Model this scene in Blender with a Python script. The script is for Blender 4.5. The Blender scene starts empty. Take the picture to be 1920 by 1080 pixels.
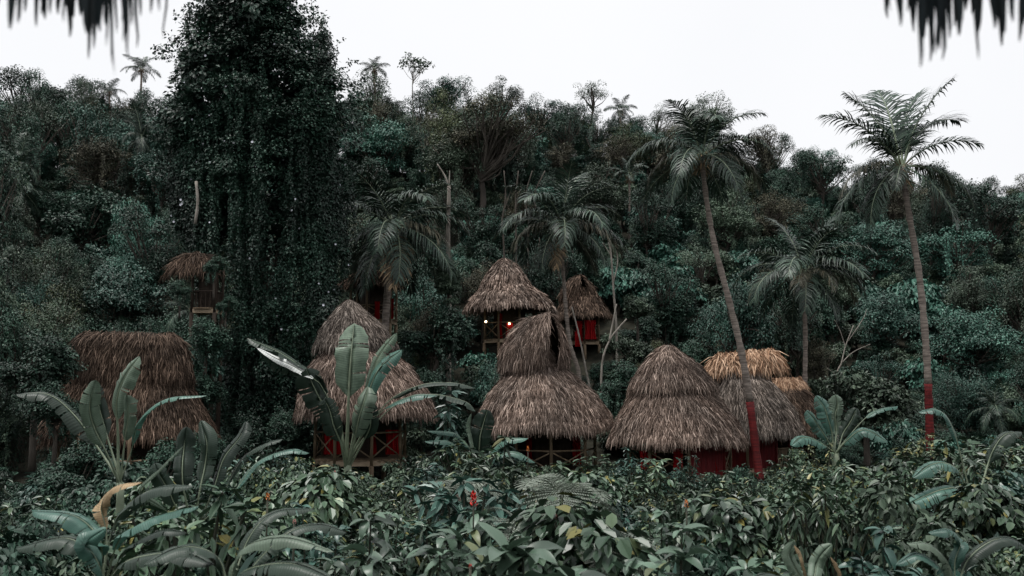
import bpy, math, random
import numpy as np
from mathutils import Vector, Matrix, Euler

sc = bpy.context.scene
# ------------------------------------------------------------------ camera
F = 1700.0                                   # focal length in pixels of the 1920 px wide photograph
PITCH = math.atan(180 / F)
CAM = np.array((0.0, 0.0, 5.0))
cam_d = bpy.data.cameras.new('camera')
cam_d.sensor_width = 36.0
cam_d.lens = F / 1920 * 36.0
cam_d.clip_start = 0.05
cam_d.clip_end = 5000
cam_d.dof.use_dof = True
cam_d.dof.focus_distance = 26.0
cam_d.dof.aperture_fstop = 3.2
cam = bpy.data.objects.new('camera', cam_d)
sc.collection.objects.link(cam)
cam.location = CAM
cam.rotation_euler = (math.pi / 2 + PITCH, 0, 0)
sc.camera = cam

# ------------------------------------------------------------------ overcast sky
SUN_EL, SUN_AZ = math.radians(76), math.radians(250)     # bright cloud almost overhead
w = bpy.data.worlds.new('World')
sc.world = w
w.use_nodes = True
nt = w.node_tree
nt.nodes.clear()
n_out = nt.nodes.new('ShaderNodeOutputWorld')
n_bg = nt.nodes.new('ShaderNodeBackground')
n_sky = nt.nodes.new('ShaderNodeTexSky')
n_sky.sky_type = 'NISHITA'
n_sky.sun_disc = False
n_sky.sun_elevation = SUN_EL
n_sky.sun_rotation = SUN_AZ
n_sky.dust_density = 4.0
n_hs = nt.nodes.new('ShaderNodeHueSaturation')
n_hs.inputs['Saturation'].default_value = 0.25
n_noise = nt.nodes.new('ShaderNodeTexNoise')
n_noise.inputs['Scale'].default_value = 1.6
n_noise.inputs['Detail'].default_value = 5
n_ramp = nt.nodes.new('ShaderNodeValToRGB')
n_ramp.color_ramp.elements[0].position = 0.3
n_ramp.color_ramp.elements[0].color = (8.8, 8.9, 9.2, 1)
n_ramp.color_ramp.elements[1].position = 0.75
n_ramp.color_ramp.elements[1].color = (9.6, 9.65, 9.8, 1)
n_mix = nt.nodes.new('ShaderNodeMixRGB')
n_mix.inputs[0].default_value = 0.8
n_bg.inputs['Strength'].default_value = 0.056
L = nt.links.new
L(n_sky.outputs['Color'], n_hs.inputs['Color'])
L(n_hs.outputs['Color'], n_mix.inputs[1])
L(n_noise.outputs['Fac'], n_ramp.inputs['Fac'])
L(n_ramp.outputs['Color'], n_mix.inputs[2])
L(n_mix.outputs['Color'], n_bg.inputs['Color'])
L(n_bg.outputs['Background'], n_out.inputs['Surface'])

sun_d = bpy.data.lights.new('sun', 'SUN')
sun_d.energy = 1.5
sun_d.angle = math.radians(22)
sun_d.color = (1.0, 0.97, 0.93)
sun = bpy.data.objects.new('sun', sun_d)
sc.collection.objects.link(sun)
_sd = Vector((math.sin(SUN_AZ) * math.cos(SUN_EL), math.cos(SUN_AZ) * math.cos(SUN_EL), math.sin(SUN_EL)))
sun.rotation_euler = (-_sd).to_track_quat('-Z', 'Y').to_euler()

sc.view_settings.view_transform = 'Standard'
sc.view_settings.look = 'None'
sc.view_settings.exposure = 1.08
sc.view_settings.gamma = 1.0
sc.view_settings.use_curve_mapping = False
sc.render.engine = 'CYCLES'
sc.cycles.max_bounces = 5
sc.cycles.diffuse_bounces = 1
sc.cycles.glossy_bounces = 2
sc.cycles.transmission_bounces = 2
sc.cycles.transparent_max_bounces = 4
sc.cycles.use_denoising = True
sc.cycles.denoiser = 'OPENIMAGEDENOISE'
sc.cycles.denoising_input_passes = 'RGB_ALBEDO_NORMAL'
sc.cycles.use_adaptive_sampling = True
sc.cycles.adaptive_threshold = 0.02
sc.cycles.caustics_reflective = False
sc.cycles.caustics_refractive = False

# ------------------------------------------------------------------ helpers
rng = np.random.default_rng(7)
cP, sP = math.cos(PITCH), math.sin(PITCH)


def at(px, py, Y):
    """The point that lies Y metres in front of the camera where the pixel looks."""
    xr, yr = (px - 960) / F, (540 - py) / F
    d = np.array((xr, cP - yr * sP, sP + yr * cP))
    return CAM + d * (Y / d[1])


def px_m(Y):
    return Y / F


def proj(p):
    x, y, z = p[0] - CAM[0], p[1] - CAM[1], p[2] - CAM[2]
    dep = y * cP + z * sP
    up = -y * sP + z * cP
    return 960 + F * x / dep, 540 - F * up / dep


def unit(v):
    v = np.asarray(v, float)
    return v / np.maximum(np.linalg.norm(v, axis=-1, keepdims=True), 1e-9)


def spline(pts, n):
    """Catmull-Rom through the points, n samples."""
    P = np.asarray(pts, float)
    if len(P) == 2:
        t = np.linspace(0, 1, n)[:, None]
        return P[0] * (1 - t) + P[1] * t
    Q = np.vstack([2 * P[0] - P[1], P, 2 * P[-1] - P[-2]])
    out = []
    for t in np.linspace(0, len(P) - 1 - 1e-9, n):
        i = int(t)
        f = t - i
        a, b, c, d = Q[i], Q[i + 1], Q[i + 2], Q[i + 3]
        out.append(0.5 * (2 * b + (c - a) * f + (2 * a - 5 * b + 4 * c - d) * f * f + (3 * b - a - 3 * c + d) * f ** 3))
    return np.array(out)


def new_mesh(name, V, faces, mats, mi=None, smooth=False, attr=None):
    """V (n,3); faces: list of int arrays (k, corners)."""
    me = bpy.data.meshes.new(name)
    V = np.asarray(V, np.float32)
    me.vertices.add(len(V))
    me.vertices.foreach_set('co', V.ravel())
    loops = np.concatenate([f.ravel() for f in faces]).astype(np.int32)
    sizes = np.concatenate([np.full(len(f), f.shape[1], np.int32) for f in faces])
    me.loops.add(len(loops))
    me.loops.foreach_set('vertex_index', loops)
    me.polygons.add(len(sizes))
    starts = np.concatenate([[0], np.cumsum(sizes)[:-1]]).astype(np.int32)
    me.polygons.foreach_set('loop_start', starts)
    if mi is not None:
        me.polygons.foreach_set('material_index', np.asarray(mi, np.int32))
    me.polygons.foreach_set('use_smooth', np.full(len(sizes), bool(smooth)))
    for m in (mats if isinstance(mats, (list, tuple)) else [mats]):
        me.materials.append(m)
    if attr is not None:
        a = me.attributes.new('along', 'FLOAT', 'POINT')
        a.data.foreach_set('value', np.asarray(attr, np.float32))
    me.update(calc_edges=True)
    return me


class MB:
    """Collects shapes for ONE mesh."""

    def __init__(self):
        self.V, self.Fc, self.M, self.n = [], [], [], 0

    def add(self, V, faces, mi=0):
        V = np.asarray(V, float)
        if not isinstance(faces, list):
            faces = [faces]
        for f in faces:
            f = np.asarray(f, int)
            self.Fc.append(f + self.n)
            self.M.append(np.full(len(f), mi))
        self.V.append(V)
        self.n += len(V)
        return self

    def mesh(self, name, mats, smooth=False):
        return new_mesh(name, np.concatenate(self.V), self.Fc, mats, np.concatenate(self.M), smooth)


def link(name, me, parent=None, mat=None):
    o = bpy.data.objects.new(name, me)
    sc.collection.objects.link(o)
    if parent is not None:
        o.parent = parent
        # parents are plain Empties without rotation: keep world coordinates of the mesh
        if me is not None and not mat:
            o.matrix_parent_inverse = Matrix.Translation(-Vector(parent.location))
    return o


def thing(name, label, cat, loc, group=None):
    o = bpy.data.objects.new(name, None)
    sc.collection.objects.link(o)
    o.location = loc
    o.empty_display_size = 0.2
    o['label'] = label
    o['category'] = cat
    if group:
        o['group'] = group
    return o


def tube(path, rad, sides=8, caps=True):
    P = np.asarray(path, float)
    n = len(P)
    R = np.broadcast_to(np.asarray(rad, float), (n,))
    T = unit(np.gradient(P, axis=0))
    ref = np.array((0.0, 0, 1)) if abs(T[0][2]) < 0.9 else np.array((1.0, 0, 0))
    V = []
    a = np.arange(sides) * 2 * math.pi / sides
    for i in range(n):
        u = unit(np.cross(T[i], ref))
        v = np.cross(T[i], u)
        V.append(P[i] + R[i] * (np.cos(a)[:, None] * u + np.sin(a)[:, None] * v))
    V = np.concatenate(V)
    k = np.arange(sides)
    k2 = (k + 1) % sides
    Fq = np.concatenate([np.stack([i * sides + k, i * sides + k2, (i + 1) * sides + k2, (i + 1) * sides + k], 1) for i in range(n - 1)])
    fs = [Fq]
    if caps:
        fs.append(np.array([k[::-1]]))
        fs.append(np.array([(n - 1) * sides + k]))
    return V, fs


def bar(p, q, wid, hei):
    """A squared timber from p to q."""
    p, q = np.asarray(p, float), np.asarray(q, float)
    t = unit(q - p)
    up = np.array((0, 0, 1.0)) if abs(t[2]) < 0.95 else np.array((0, 1.0, 0))
    s = unit(np.cross(t, up))
    u = np.cross(s, t)
    V = [c + s * a * wid / 2 + u * b * hei / 2 for c in (p, q) for a, b in ((-1, -1), (1, -1), (1, 1), (-1, 1))]
    Fq = np.array([(0, 3, 2, 1), (4, 5, 6, 7), (0, 1, 5, 4), (1, 2, 6, 5), (2, 3, 7, 6), (3, 0, 4, 7)])
    return np.array(V), [Fq]


TEMPL = {
    # (along, across, lift) of each vertex, faces
    'dia': (np.array([(0, 0, 0), (.45, -1, .16), (1, 0, -.1), (.45, 1, .16)]), np.array([(0, 1, 2, 3)])),
    'leaf': (np.array([(0, 0, 0), (.28, -.85, .25), (.68, -.75, .12), (1, 0, -.35), (.68, .75, .12), (.28, .85, .25)]),
             np.array([(0, 1, 2, 3), (0, 3, 4, 5)])),
    'petal': (np.array([(0, 0, 0), (.6, -1, .1), (1, -.3, 0), (1, .3, 0), (.6, 1, .1)]), np.array([(0, 1, 2, 3, 4)])),
}


def leaf_cloud(P, D, N, Ln, Wd, shape='dia'):
    """Leaves: base points P, tip directions D, face normals N, lengths, half widths."""
    T, Fc = TEMPL[shape]
    n = len(P)
    D = unit(D)
    N = unit(N - (N * D).sum(1, keepdims=True) * D)
    S = np.cross(D, N)
    Ln = np.broadcast_to(Ln, (n,))
    Wd = np.broadcast_to(Wd, (n,))
    V = (P[:, None, :] + D[:, None, :] * (T[None, :, 0] * Ln[:, None])[..., None]
         + S[:, None, :] * (T[None, :, 1] * Wd[:, None])[..., None]
         + N[:, None, :] * (T[None, :, 2] * Wd[:, None] * 1.2)[..., None])
    k = len(T)
    Fq = (Fc[None] + (np.arange(n) * k)[:, None, None]).reshape(-1, Fc.shape[1])
    return V.reshape(-1, 3), Fq


def rand_dirs(n, r=None):
    v = (r or rng).normal(size=(n, 3))
    return unit(v)


# ------------------------------------------------------------------ materials
def base_mat(name):
    m = bpy.data.materials.new(name)
    m.use_nodes = True
    t = m.node_tree
    return m, t, t.nodes['Principled BSDF']


def leaf_mat(name, ramp, rough=0.45, spec=0.5, obj_var=0.35, translucent=0.0, veins=0.0, patch=None):
    """Colour varies from leaf to leaf (mesh island) and from plant to plant."""
    m, t, b = base_mat(name)
    nn = t.nodes.new
    g = nn('ShaderNodeNewGeometry')
    r = nn('ShaderNodeValToRGB')
    els = r.color_ramp.elements
    for i, (p, c) in enumerate(ramp):
        e = els[i] if i < 2 else els.new(p)
        e.position = p
        e.color = (*c, 1)
    t.links.new(g.outputs['Random Per Island'], r.inputs['Fac'])
    oi = nn('ShaderNodeObjectInfo')
    mr = nn('ShaderNodeMapRange')
    mr.inputs['To Min'].default_value = 1 - obj_var
    mr.inputs['To Max'].default_value = 1 + obj_var
    t.links.new(oi.outputs['Random'], mr.inputs['Value'])
    mx = nn('ShaderNodeMixRGB')
    mx.blend_type = 'MULTIPLY'
    mx.inputs[0].default_value = 1
    t.links.new(r.outputs['Color'], mx.inputs[1])
    t.links.new(mr.outputs['Result'], mx.inputs[2])
    col = mx.outputs['Color']
    if patch:
        # patches of older and younger growth
        tcp = nn('ShaderNodeTexCoord')
        nzp = nn('ShaderNodeTexNoise')
        nzp.inputs['Scale'].default_value = patch[0]
        nzp.inputs['Detail'].default_value = 3
        t.links.new(tcp.outputs['Object'], nzp.inputs['Vector'])
        rp = nn('ShaderNodeValToRGB')
        rp.color_ramp.elements[0].position = .36
        rp.color_ramp.elements[0].color = (*patch[1], 1)
        rp.color_ramp.elements[1].position = .64
        rp.color_ramp.elements[1].color = (*patch[2], 1)
        t.links.new(nzp.outputs['Fac'], rp.inputs['Fac'])
        mp_ = nn('ShaderNodeMixRGB')
        mp_.blend_type = 'MULTIPLY'
        mp_.inputs[0].default_value = 1
        t.links.new(col, mp_.inputs[1])
        t.links.new(rp.outputs['Color'], mp_.inputs[2])
        col = mp_.outputs['Color']
    if veins:
        # side veins of big leaves: fine bands along the blade
        at_ = nn('ShaderNodeAttribute')
        at_.attribute_name = 'along'
        wv = nn('ShaderNodeMath')
        wv.operation = 'MULTIPLY'
        wv.inputs[1].default_value = 330
        t.links.new(at_.outputs['Fac'], wv.inputs[0])
        sn = nn('ShaderNodeMath')
        sn.operation = 'SINE'
        t.links.new(wv.outputs[0], sn.inputs[0])
        vm = nn('ShaderNodeMapRange')
        vm.inputs['From Min'].default_value = -1
        vm.inputs['To Min'].default_value = .84
        vm.inputs['To Max'].default_value = 1.1
        t.links.new(sn.outputs[0], vm.inputs['Value'])
        m4 = nn('ShaderNodeMixRGB')
        m4.blend_type = 'MULTIPLY'
        m4.inputs[0].default_value = 1
        t.links.new(col, m4.inputs[1])
        t.links.new(vm.outputs['Result'], m4.inputs[2])
        col = m4.outputs['Color']
        bp = nn('ShaderNodeBump')
        bp.inputs['Strength'].default_value = veins
        bp.inputs['Distance'].default_value = 0.01
        t.links.new(sn.outputs[0], bp.inputs['Height'])
        t.links.new(bp.outputs['Normal'], b.inputs['Normal'])
        tc = nn('ShaderNodeTexCoord')
        nz = nn('ShaderNodeTexNoise')
        nz.inputs['Scale'].default_value = 5
        nz.inputs['Detail'].default_value = 6
        t.links.new(tc.outputs['Object'], nz.inputs['Vector'])
        m2 = nn('ShaderNodeMapRange')
        m2.inputs['From Min'].default_value = .3
        m2.inputs['From Max'].default_value = .7
        m2.inputs['To Min'].default_value = .75
        m2.inputs['To Max'].default_value = 1.2
        t.links.new(nz.outputs['Fac'], m2.inputs['Value'])
        m3 = nn('ShaderNodeMixRGB')
        m3.blend_type = 'MULTIPLY'
        m3.inputs[0].default_value = 1
        t.links.new(col, m3.inputs[1])
        t.links.new(m2.outputs['Result'], m3.inputs[2])
        col = m3.outputs['Color']
    t.links.new(col, b.inputs['Base Color'])
    b.inputs['Roughness'].default_value = rough
    b.inputs['Specular IOR Level'].default_value = spec
    if translucent:
        tr = nn('ShaderNodeBsdfTranslucent')
        t.links.new(col, tr.inputs['Color'])
        ms = nn('ShaderNodeMixShader')
        ms.inputs[0].default_value = translucent
        t.links.new(b.outputs[0], ms.inputs[1])
        t.links.new(tr.outputs[0], ms.inputs[2])
        t.links.new(ms.outputs[0], t.nodes['Material Output'].inputs['Surface'])
    return m


def noise_mat(name, c0, c1, scale=4.0, rough=0.85, spec=0.3, stretch=(1, 1, 1), bump=0.3, detail=6):
    m, t, b = base_mat(name)
    nn = t.nodes.new
    tc = nn('ShaderNodeTexCoord')
    mp = nn('ShaderNodeMapping')
    mp.inputs['Scale'].default_value = stretch
    nz = nn('ShaderNodeTexNoise')
    nz.inputs['Scale'].default_value = scale
    nz.inputs['Detail'].default_value = detail
    r = nn('ShaderNodeValToRGB')
    r.color_ramp.elements[0].position = .3
    r.color_ramp.elements[0].color = (*c0, 1)
    r.color_ramp.elements[1].position = .7
    r.color_ramp.elements[1].color = (*c1, 1)
    bp = nn('ShaderNodeBump')
    bp.inputs['Strength'].default_value = bump
    bp.inputs['Distance'].default_value = .02
    t.links.new(tc.outputs['Object'], mp.inputs['Vector'])
    t.links.new(mp.outputs['Vector'], nz.inputs['Vector'])
    t.links.new(nz.outputs['Fac'], r.inputs['Fac'])
    t.links.new(r.outputs['Color'], b.inputs['Base Color'])
    t.links.new(nz.outputs['Fac'], bp.inputs['Height'])
    t.links.new(bp.outputs['Normal'], b.inputs['Normal'])
    b.inputs['Roughness'].default_value = rough
    b.inputs['Specular IOR Level'].default_value = spec
    return m


M = {}
PT = (2.6, (.55, .60, .55), (1.45, 1.40, 1.32))
M['dark'] = leaf_mat('leaf_dark', [(0, (0.0096, 0.0270, 0.0175)), (.7, (0.0201, 0.0520, 0.0368)), (1, (0.0522, 0.1108, 0.0810))], .5, .3, .35, patch=PT)
M['teal'] = leaf_mat('leaf_teal', [(0, (0.0183, 0.0594, 0.0449)), (.7, (0.0333, 0.0990, 0.0769)), (1, (0.0709, 0.1683, 0.1347))], .48, .35, .35, patch=PT)
M['grey'] = leaf_mat('leaf_grey_green', [(0, (0.0302, 0.0522, 0.0342)), (.7, (0.0571, 0.0918, 0.0627)), (1, (0.1176, 0.1642, 0.1187))], .5, .32, .35, patch=PT)
M['olive'] = leaf_mat('leaf_olive', [(0, (0.0295, 0.0425, 0.0190)), (.7, (0.0538, 0.0729, 0.0323)), (1, (0.1127, 0.1316, 0.0617))], .5, .3, .35, patch=PT)
M['brown'] = leaf_mat('leaf_brown', [(0, (0.0368, 0.0372, 0.0258)), (.7, (0.0690, 0.0686, 0.0478)), (1, (0.1380, 0.1323, 0.0920))], .6, .25, .3, patch=PT)
M['vine'] = leaf_mat('leaf_vine', [(0, (0.0071, 0.0190, 0.0123)), (.7, (0.0152, 0.0380, 0.0269)), (1, (0.0405, 0.0832, 0.0616))], .5, .32, .1, patch=(.55, (.6, .62, .6), (1.5, 1.6, 1.5)))
M['shrub'] = leaf_mat('leaf_shrub', [(0, (0.0235, 0.0472, 0.0294)), (.5, (0.0524, 0.0944, 0.0608)), (.88, (0.0993, 0.1557, 0.1029)), (.95, (0.1264, 0.1557, 0.0686)), (1, (0.2348, 0.2009, 0.0588))], .38, .42, .4, patch=(1.6, (.6, .65, .6), (1.3, 1.25, 1.15)))
M['shrub_teal'] = leaf_mat('leaf_shrub_teal', [(0, (0.0162, 0.0430, 0.0320)), (.6, (0.0360, 0.0898, 0.0700)), (1, (0.0900, 0.1708, 0.1400))], .36, .45, .4)
M['shrub_yellow'] = leaf_mat('leaf_shrub_yellow', [(0, (.05, .07, .035)), (.6, (.10, .12, .055)), (.9, (.17, .17, .07)), (1, (.36, .28, .08))], .45, .4)
M['broad'] = leaf_mat('leaf_broad', [(0, (0.0497, 0.0884, 0.0588)), (1, (0.0858, 0.1356, 0.0960))], .36, .48, .65, .1)
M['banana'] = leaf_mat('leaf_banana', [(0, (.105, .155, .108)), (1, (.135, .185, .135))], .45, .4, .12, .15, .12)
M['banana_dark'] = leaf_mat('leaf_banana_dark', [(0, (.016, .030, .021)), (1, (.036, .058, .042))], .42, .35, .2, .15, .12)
M['banana_teal'] = leaf_mat('leaf_banana_teal', [(0, (.045, .115, .090)), (1, (.075, .16, .125))], .38, .45, .2, .15, .12)
M['banana_wax'] = leaf_mat('leaf_banana_glare', [(0, (.62, .65, .62)), (1, (.72, .74, .72))], .4, .5, .05, .1, .1)  # near-white: sky glare on a leaf, put into its colour
M['banana_dry'] = leaf_mat('leaf_banana_dry', [(0, (.26, .19, .11)), (1, (.40, .29, .17))], .6, .2, .2, .1, .1)
M['midrib'] = noise_mat('leaf_midrib', (.14, .18, .12), (.22, .26, .18), 6, .5, .4)
M['palm'] = leaf_mat('palm_frond', [(0, (0.0090, 0.0199, 0.0140)), (.6, (0.0216, 0.0418, 0.0290)), (1, (0.0540, 0.0878, 0.0620))], .45, .3, .35)
M['palm_old'] = leaf_mat('palm_frond_old', [(0, (.09, .07, .045)), (.6, (.19, .14, .08)), (1, (.36, .25, .14))], .55, .3, .2)
M['fern'] = leaf_mat('fern', [(0, (.12, .145, .115)), (1, (.19, .22, .18))], .5, .4, .2, .12)
M['palm_trunk'] = noise_mat('palm_trunk_bark', (.11, .09, .077), (.36, .305, .265), 3.0, .9, .2, (1, 1, 7), .6)
M['red_trunk'] = noise_mat('red_painted_bark', (.06, .006, .007), (.17, .014, .014), 3.0, .75, .3, (1, 1, 7), .6)
M['bark'] = noise_mat('dark_bark', (.035, .030, .026), (.11, .095, .08), 5, .9, .2, (1, 1, .4), .5)
M['pale_bark'] = noise_mat('pale_bark', (.17, .15, .13), (.36, .33, .29), 4, .85, .2, (1, 1, .6), .4)
M['stem'] = noise_mat('green_stem', (.025, .030, .022), (.07, .072, .05), 5, .7, .3)
M['thatch'] = leaf_mat('thatch', [(0, (.045, .032, .026)), (.35, (.115, .085, .069)), (.72, (.215, .165, .138)), (1, (.52, .42, .36))], .8, .15, .08, patch=(.9, (.7, .7, .7), (1.25, 1.2, 1.17)))
M['thatch_grey'] = leaf_mat('thatch_grey', [(0, (.028, .023, .020)), (.4, (.085, .072, .062)), (.75, (.18, .155, .135)), (1, (.40, .35, .31))], .8, .15, .05, patch=(.9, (.7, .7, .7), (1.25, 1.2, 1.17)))
M['thatch_brown'] = leaf_mat('thatch_brown', [(0, (.020, .014, .010)), (.4, (.055, .038, .028)), (.8, (.11, .078, .058)), (1, (.24, .175, .135))], .8, .15, .08, patch=(.9, (.7, .7, .7), (1.25, 1.2, 1.17)))
M['thatch_gold'] = leaf_mat('thatch_gold', [(0, (.12, .062, .035)), (.4, (.37, .22, .135)), (1, (.72, .50, .345))], .75, .2, .05)
M['thatch_under'] = noise_mat('thatch_underlayer', (.018, .013, .010), (.045, .033, .026), 9, .95, .1)
M['thatch_near'] = leaf_mat('thatch_near_black', [(0, (.004, .008, .010)), (1, (.012, .022, .026))], .7, .2, .05)  # even near-black straw colour of the closest eave
M['wood'] = noise_mat('weathered_wood', (.12, .085, .055), (.28, .21, .14), 6, .8, .25, (1, 1, .25))
M['wood_pale'] = noise_mat('pale_timber', (.26, .19, .13), (.46, .36, .26), 5, .8, .25, (.3, 1, 1))
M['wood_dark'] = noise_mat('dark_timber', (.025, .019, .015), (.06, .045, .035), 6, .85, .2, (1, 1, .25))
M['red_cloth'] = noise_mat('red_cloth', (.22, .004, .006), (.40, .008, .010), 3, .8, .2, (4, 4, .3))
M['red_wall'] = noise_mat('red_painted_boards', (.075, .004, .006), (.14, .007, .009), 4, .7, .3, (3, 3, .3))
M['white_petal'] = noise_mat('white_petal', (.62, .64, .74), (.85, .86, .92), 20, .6, .3)
M['red_bract'] = noise_mat('red_bract', (.45, .012, .010), (.70, .03, .02), 12, .45, .4)
M['orange_bract'] = noise_mat('orange_bract', (.50, .13, .02), (.72, .24, .05), 12, .45, .4)
M['pink_bract'] = noise_mat('pink_bract', (.50, .18, .17), (.72, .34, .30), 12, .5, .4)
M['nut'] = noise_mat('coconut_husk', (.10, .075, .03), (.22, .16, .06), 6, .6, .3)
mL, tL, bL = base_mat('lit_bulb')
bL.inputs['Emission Color'].default_value = (1, .72, .38, 1)
bL.inputs['Emission Strength'].default_value = 6
M['bulb'] = mL

# ------------------------------------------------------------------ ground
TY = [-60, 28, 34, 46, 60, 75, 88, 100, 140, 420, 3000]
TZ = [1.2, 1.2, 1.9, 5.4, 12.0, 19.5, 26.0, 27.0, 16.0, 4.0, 2.0]


def terr(x, y):
    x = np.asarray(x, float)
    y = np.asarray(y, float)
    h = np.interp(y, TY, TZ) - 1.2
    fx = np.interp(x, [-200, -60, 6, 20, 36, 80, 300], [.4, 1.0, 1.0, .95, .84, .7, .3])
    bumps = (np.sin(x * .31 + y * .17) * np.sin(y * .23 - x * .11)) * .5
    return 1.2 + h * fx + bumps * np.clip((y - 30) / 25, 0, 1)


gx = np.concatenate([np.linspace(-1500, -110, 10)[:-1], np.linspace(-110, 110, 111), np.linspace(110, 1500, 10)[1:]])
gy = np.concatenate([np.linspace(-800, -20, 6)[:-1], np.linspace(-20, 130, 101), np.linspace(130, 2500, 14)[1:]])
GX, GY = np.meshgrid(gx, gy)
GV = np.stack([GX, GY, terr(GX, GY)], -1).reshape(-1, 3)
GV[:, 2] += rng.normal(0, .05, len(GV)) * (np.abs(GV[:, 0]) < 110)
nx, ny = len(gx), len(gy)
ii, jj = np.meshgrid(np.arange(nx - 1), np.arange(ny - 1))
q = (jj * nx + ii).ravel()
ground_mat = noise_mat('leaf_litter_soil', (.010, .012, .009), (.032, .030, .022), 2.2, .95, .1, detail=10)
g = link('ground', new_mesh('ground', GV, [np.stack([q, q + 1, q + nx + 1, q + nx], 1)], ground_mat, smooth=True))
g['kind'] = 'structure'
g['label'] = 'dark leaf-littered valley floor rising into the hillside'

# ------------------------------------------------------------------ thatch
def smap(prof, depth, ridge=None, axis=0.0, tilt=0.0, squash=1.0, seed=0):
    """Roof tier: profile rows (py, cx, half width in px); ridge = half ridge length in px per row."""
    py = np.array([p[0] for p in prof], float)
    pts = np.array([at(p[1], p[0], depth) for p in prof])
    u = px_m(depth)
    L_ = np.array(ridge if ridge is not None else [0] * len(prof), float) * u
    r = np.array([p[2] for p in prof], float) * u - L_ * abs(math.cos(axis))
    r = np.maximum(r, .02)
    # even spacing along the slope
    sl = np.concatenate([[0], np.cumsum(np.hypot(np.diff(pts[:, 2]), np.diff(r)))])
    sl /= sl[-1]
    rs = np.random.default_rng(seed)
    ph = rs.uniform(0, 6.28, 4)
    ca, sa = math.cos(axis), math.sin(axis)

    def S(uu, v):
        a = uu * 2 * math.pi
        vv = np.clip(v, 0, 1)
        rr = np.interp(vv, sl, r)
        ex = np.clip(v - 1, 0, None)
        rr = rr * (1 + (.035 * np.sin(2 * a + ph[0]) + .03 * np.sin(3 * a + ph[1]) + .02 * np.sin(7 * a + ph[2])) * vv)
        ll = np.interp(vv, sl, L_)
        lx = rr * np.cos(a) + ll * np.tanh(2.2 * np.cos(a)) / np.tanh(2.2)
        ly = rr * np.sin(a) * squash
        z = np.interp(vv, sl, pts[:, 2]) - ex * .6 + .05 * np.sin(5 * a + ph[3]) * vv
        cx = np.interp(vv, sl, pts[:, 0])
        x = cx + lx * ca - ly * sa
        y = depth + lx * sa + ly * ca
        return np.stack([x, y, z + tilt * lx], -1)
    return S


def hood_map(depth, front, back, base_c, base_r, gap_dir, gap):
    """A thatched hood with an open gable: ridge from back to front, skirt round the base except the opening."""
    Tf, Tb = at(front[0], front[1], depth + front[2]), at(back[0], back[1], depth + back[2])
    C = at(base_c[0], base_c[1], depth)
    R = base_r * px_m(depth)

    def S(uu, v):
        k = 2 * uu - 1                                   # -1 .. 1 round the back
        a = math.radians(gap_dir) + math.pi + k * (math.pi - math.radians(gap) / 2)
        s = np.abs(k)[..., None] ** 1.3
        top = Tb * (1 - s) + Tf * s
        bot = np.stack([C[0] + R * np.cos(a), C[1] + R * np.sin(a), np.full_like(a, C[2])], -1)
        vv = v[..., None]
        p = top * (1 - vv) + bot * vv
        bul = np.sin(np.clip(v, 0, 1) * math.pi) ** .75 * .24 * R
        p[..., 0] += np.cos(a) * bul
        p[..., 1] += np.sin(a) * bul
        p[..., 2] += bul * .45
        return p
    return S


THATCH_ROLL = .7


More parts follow.
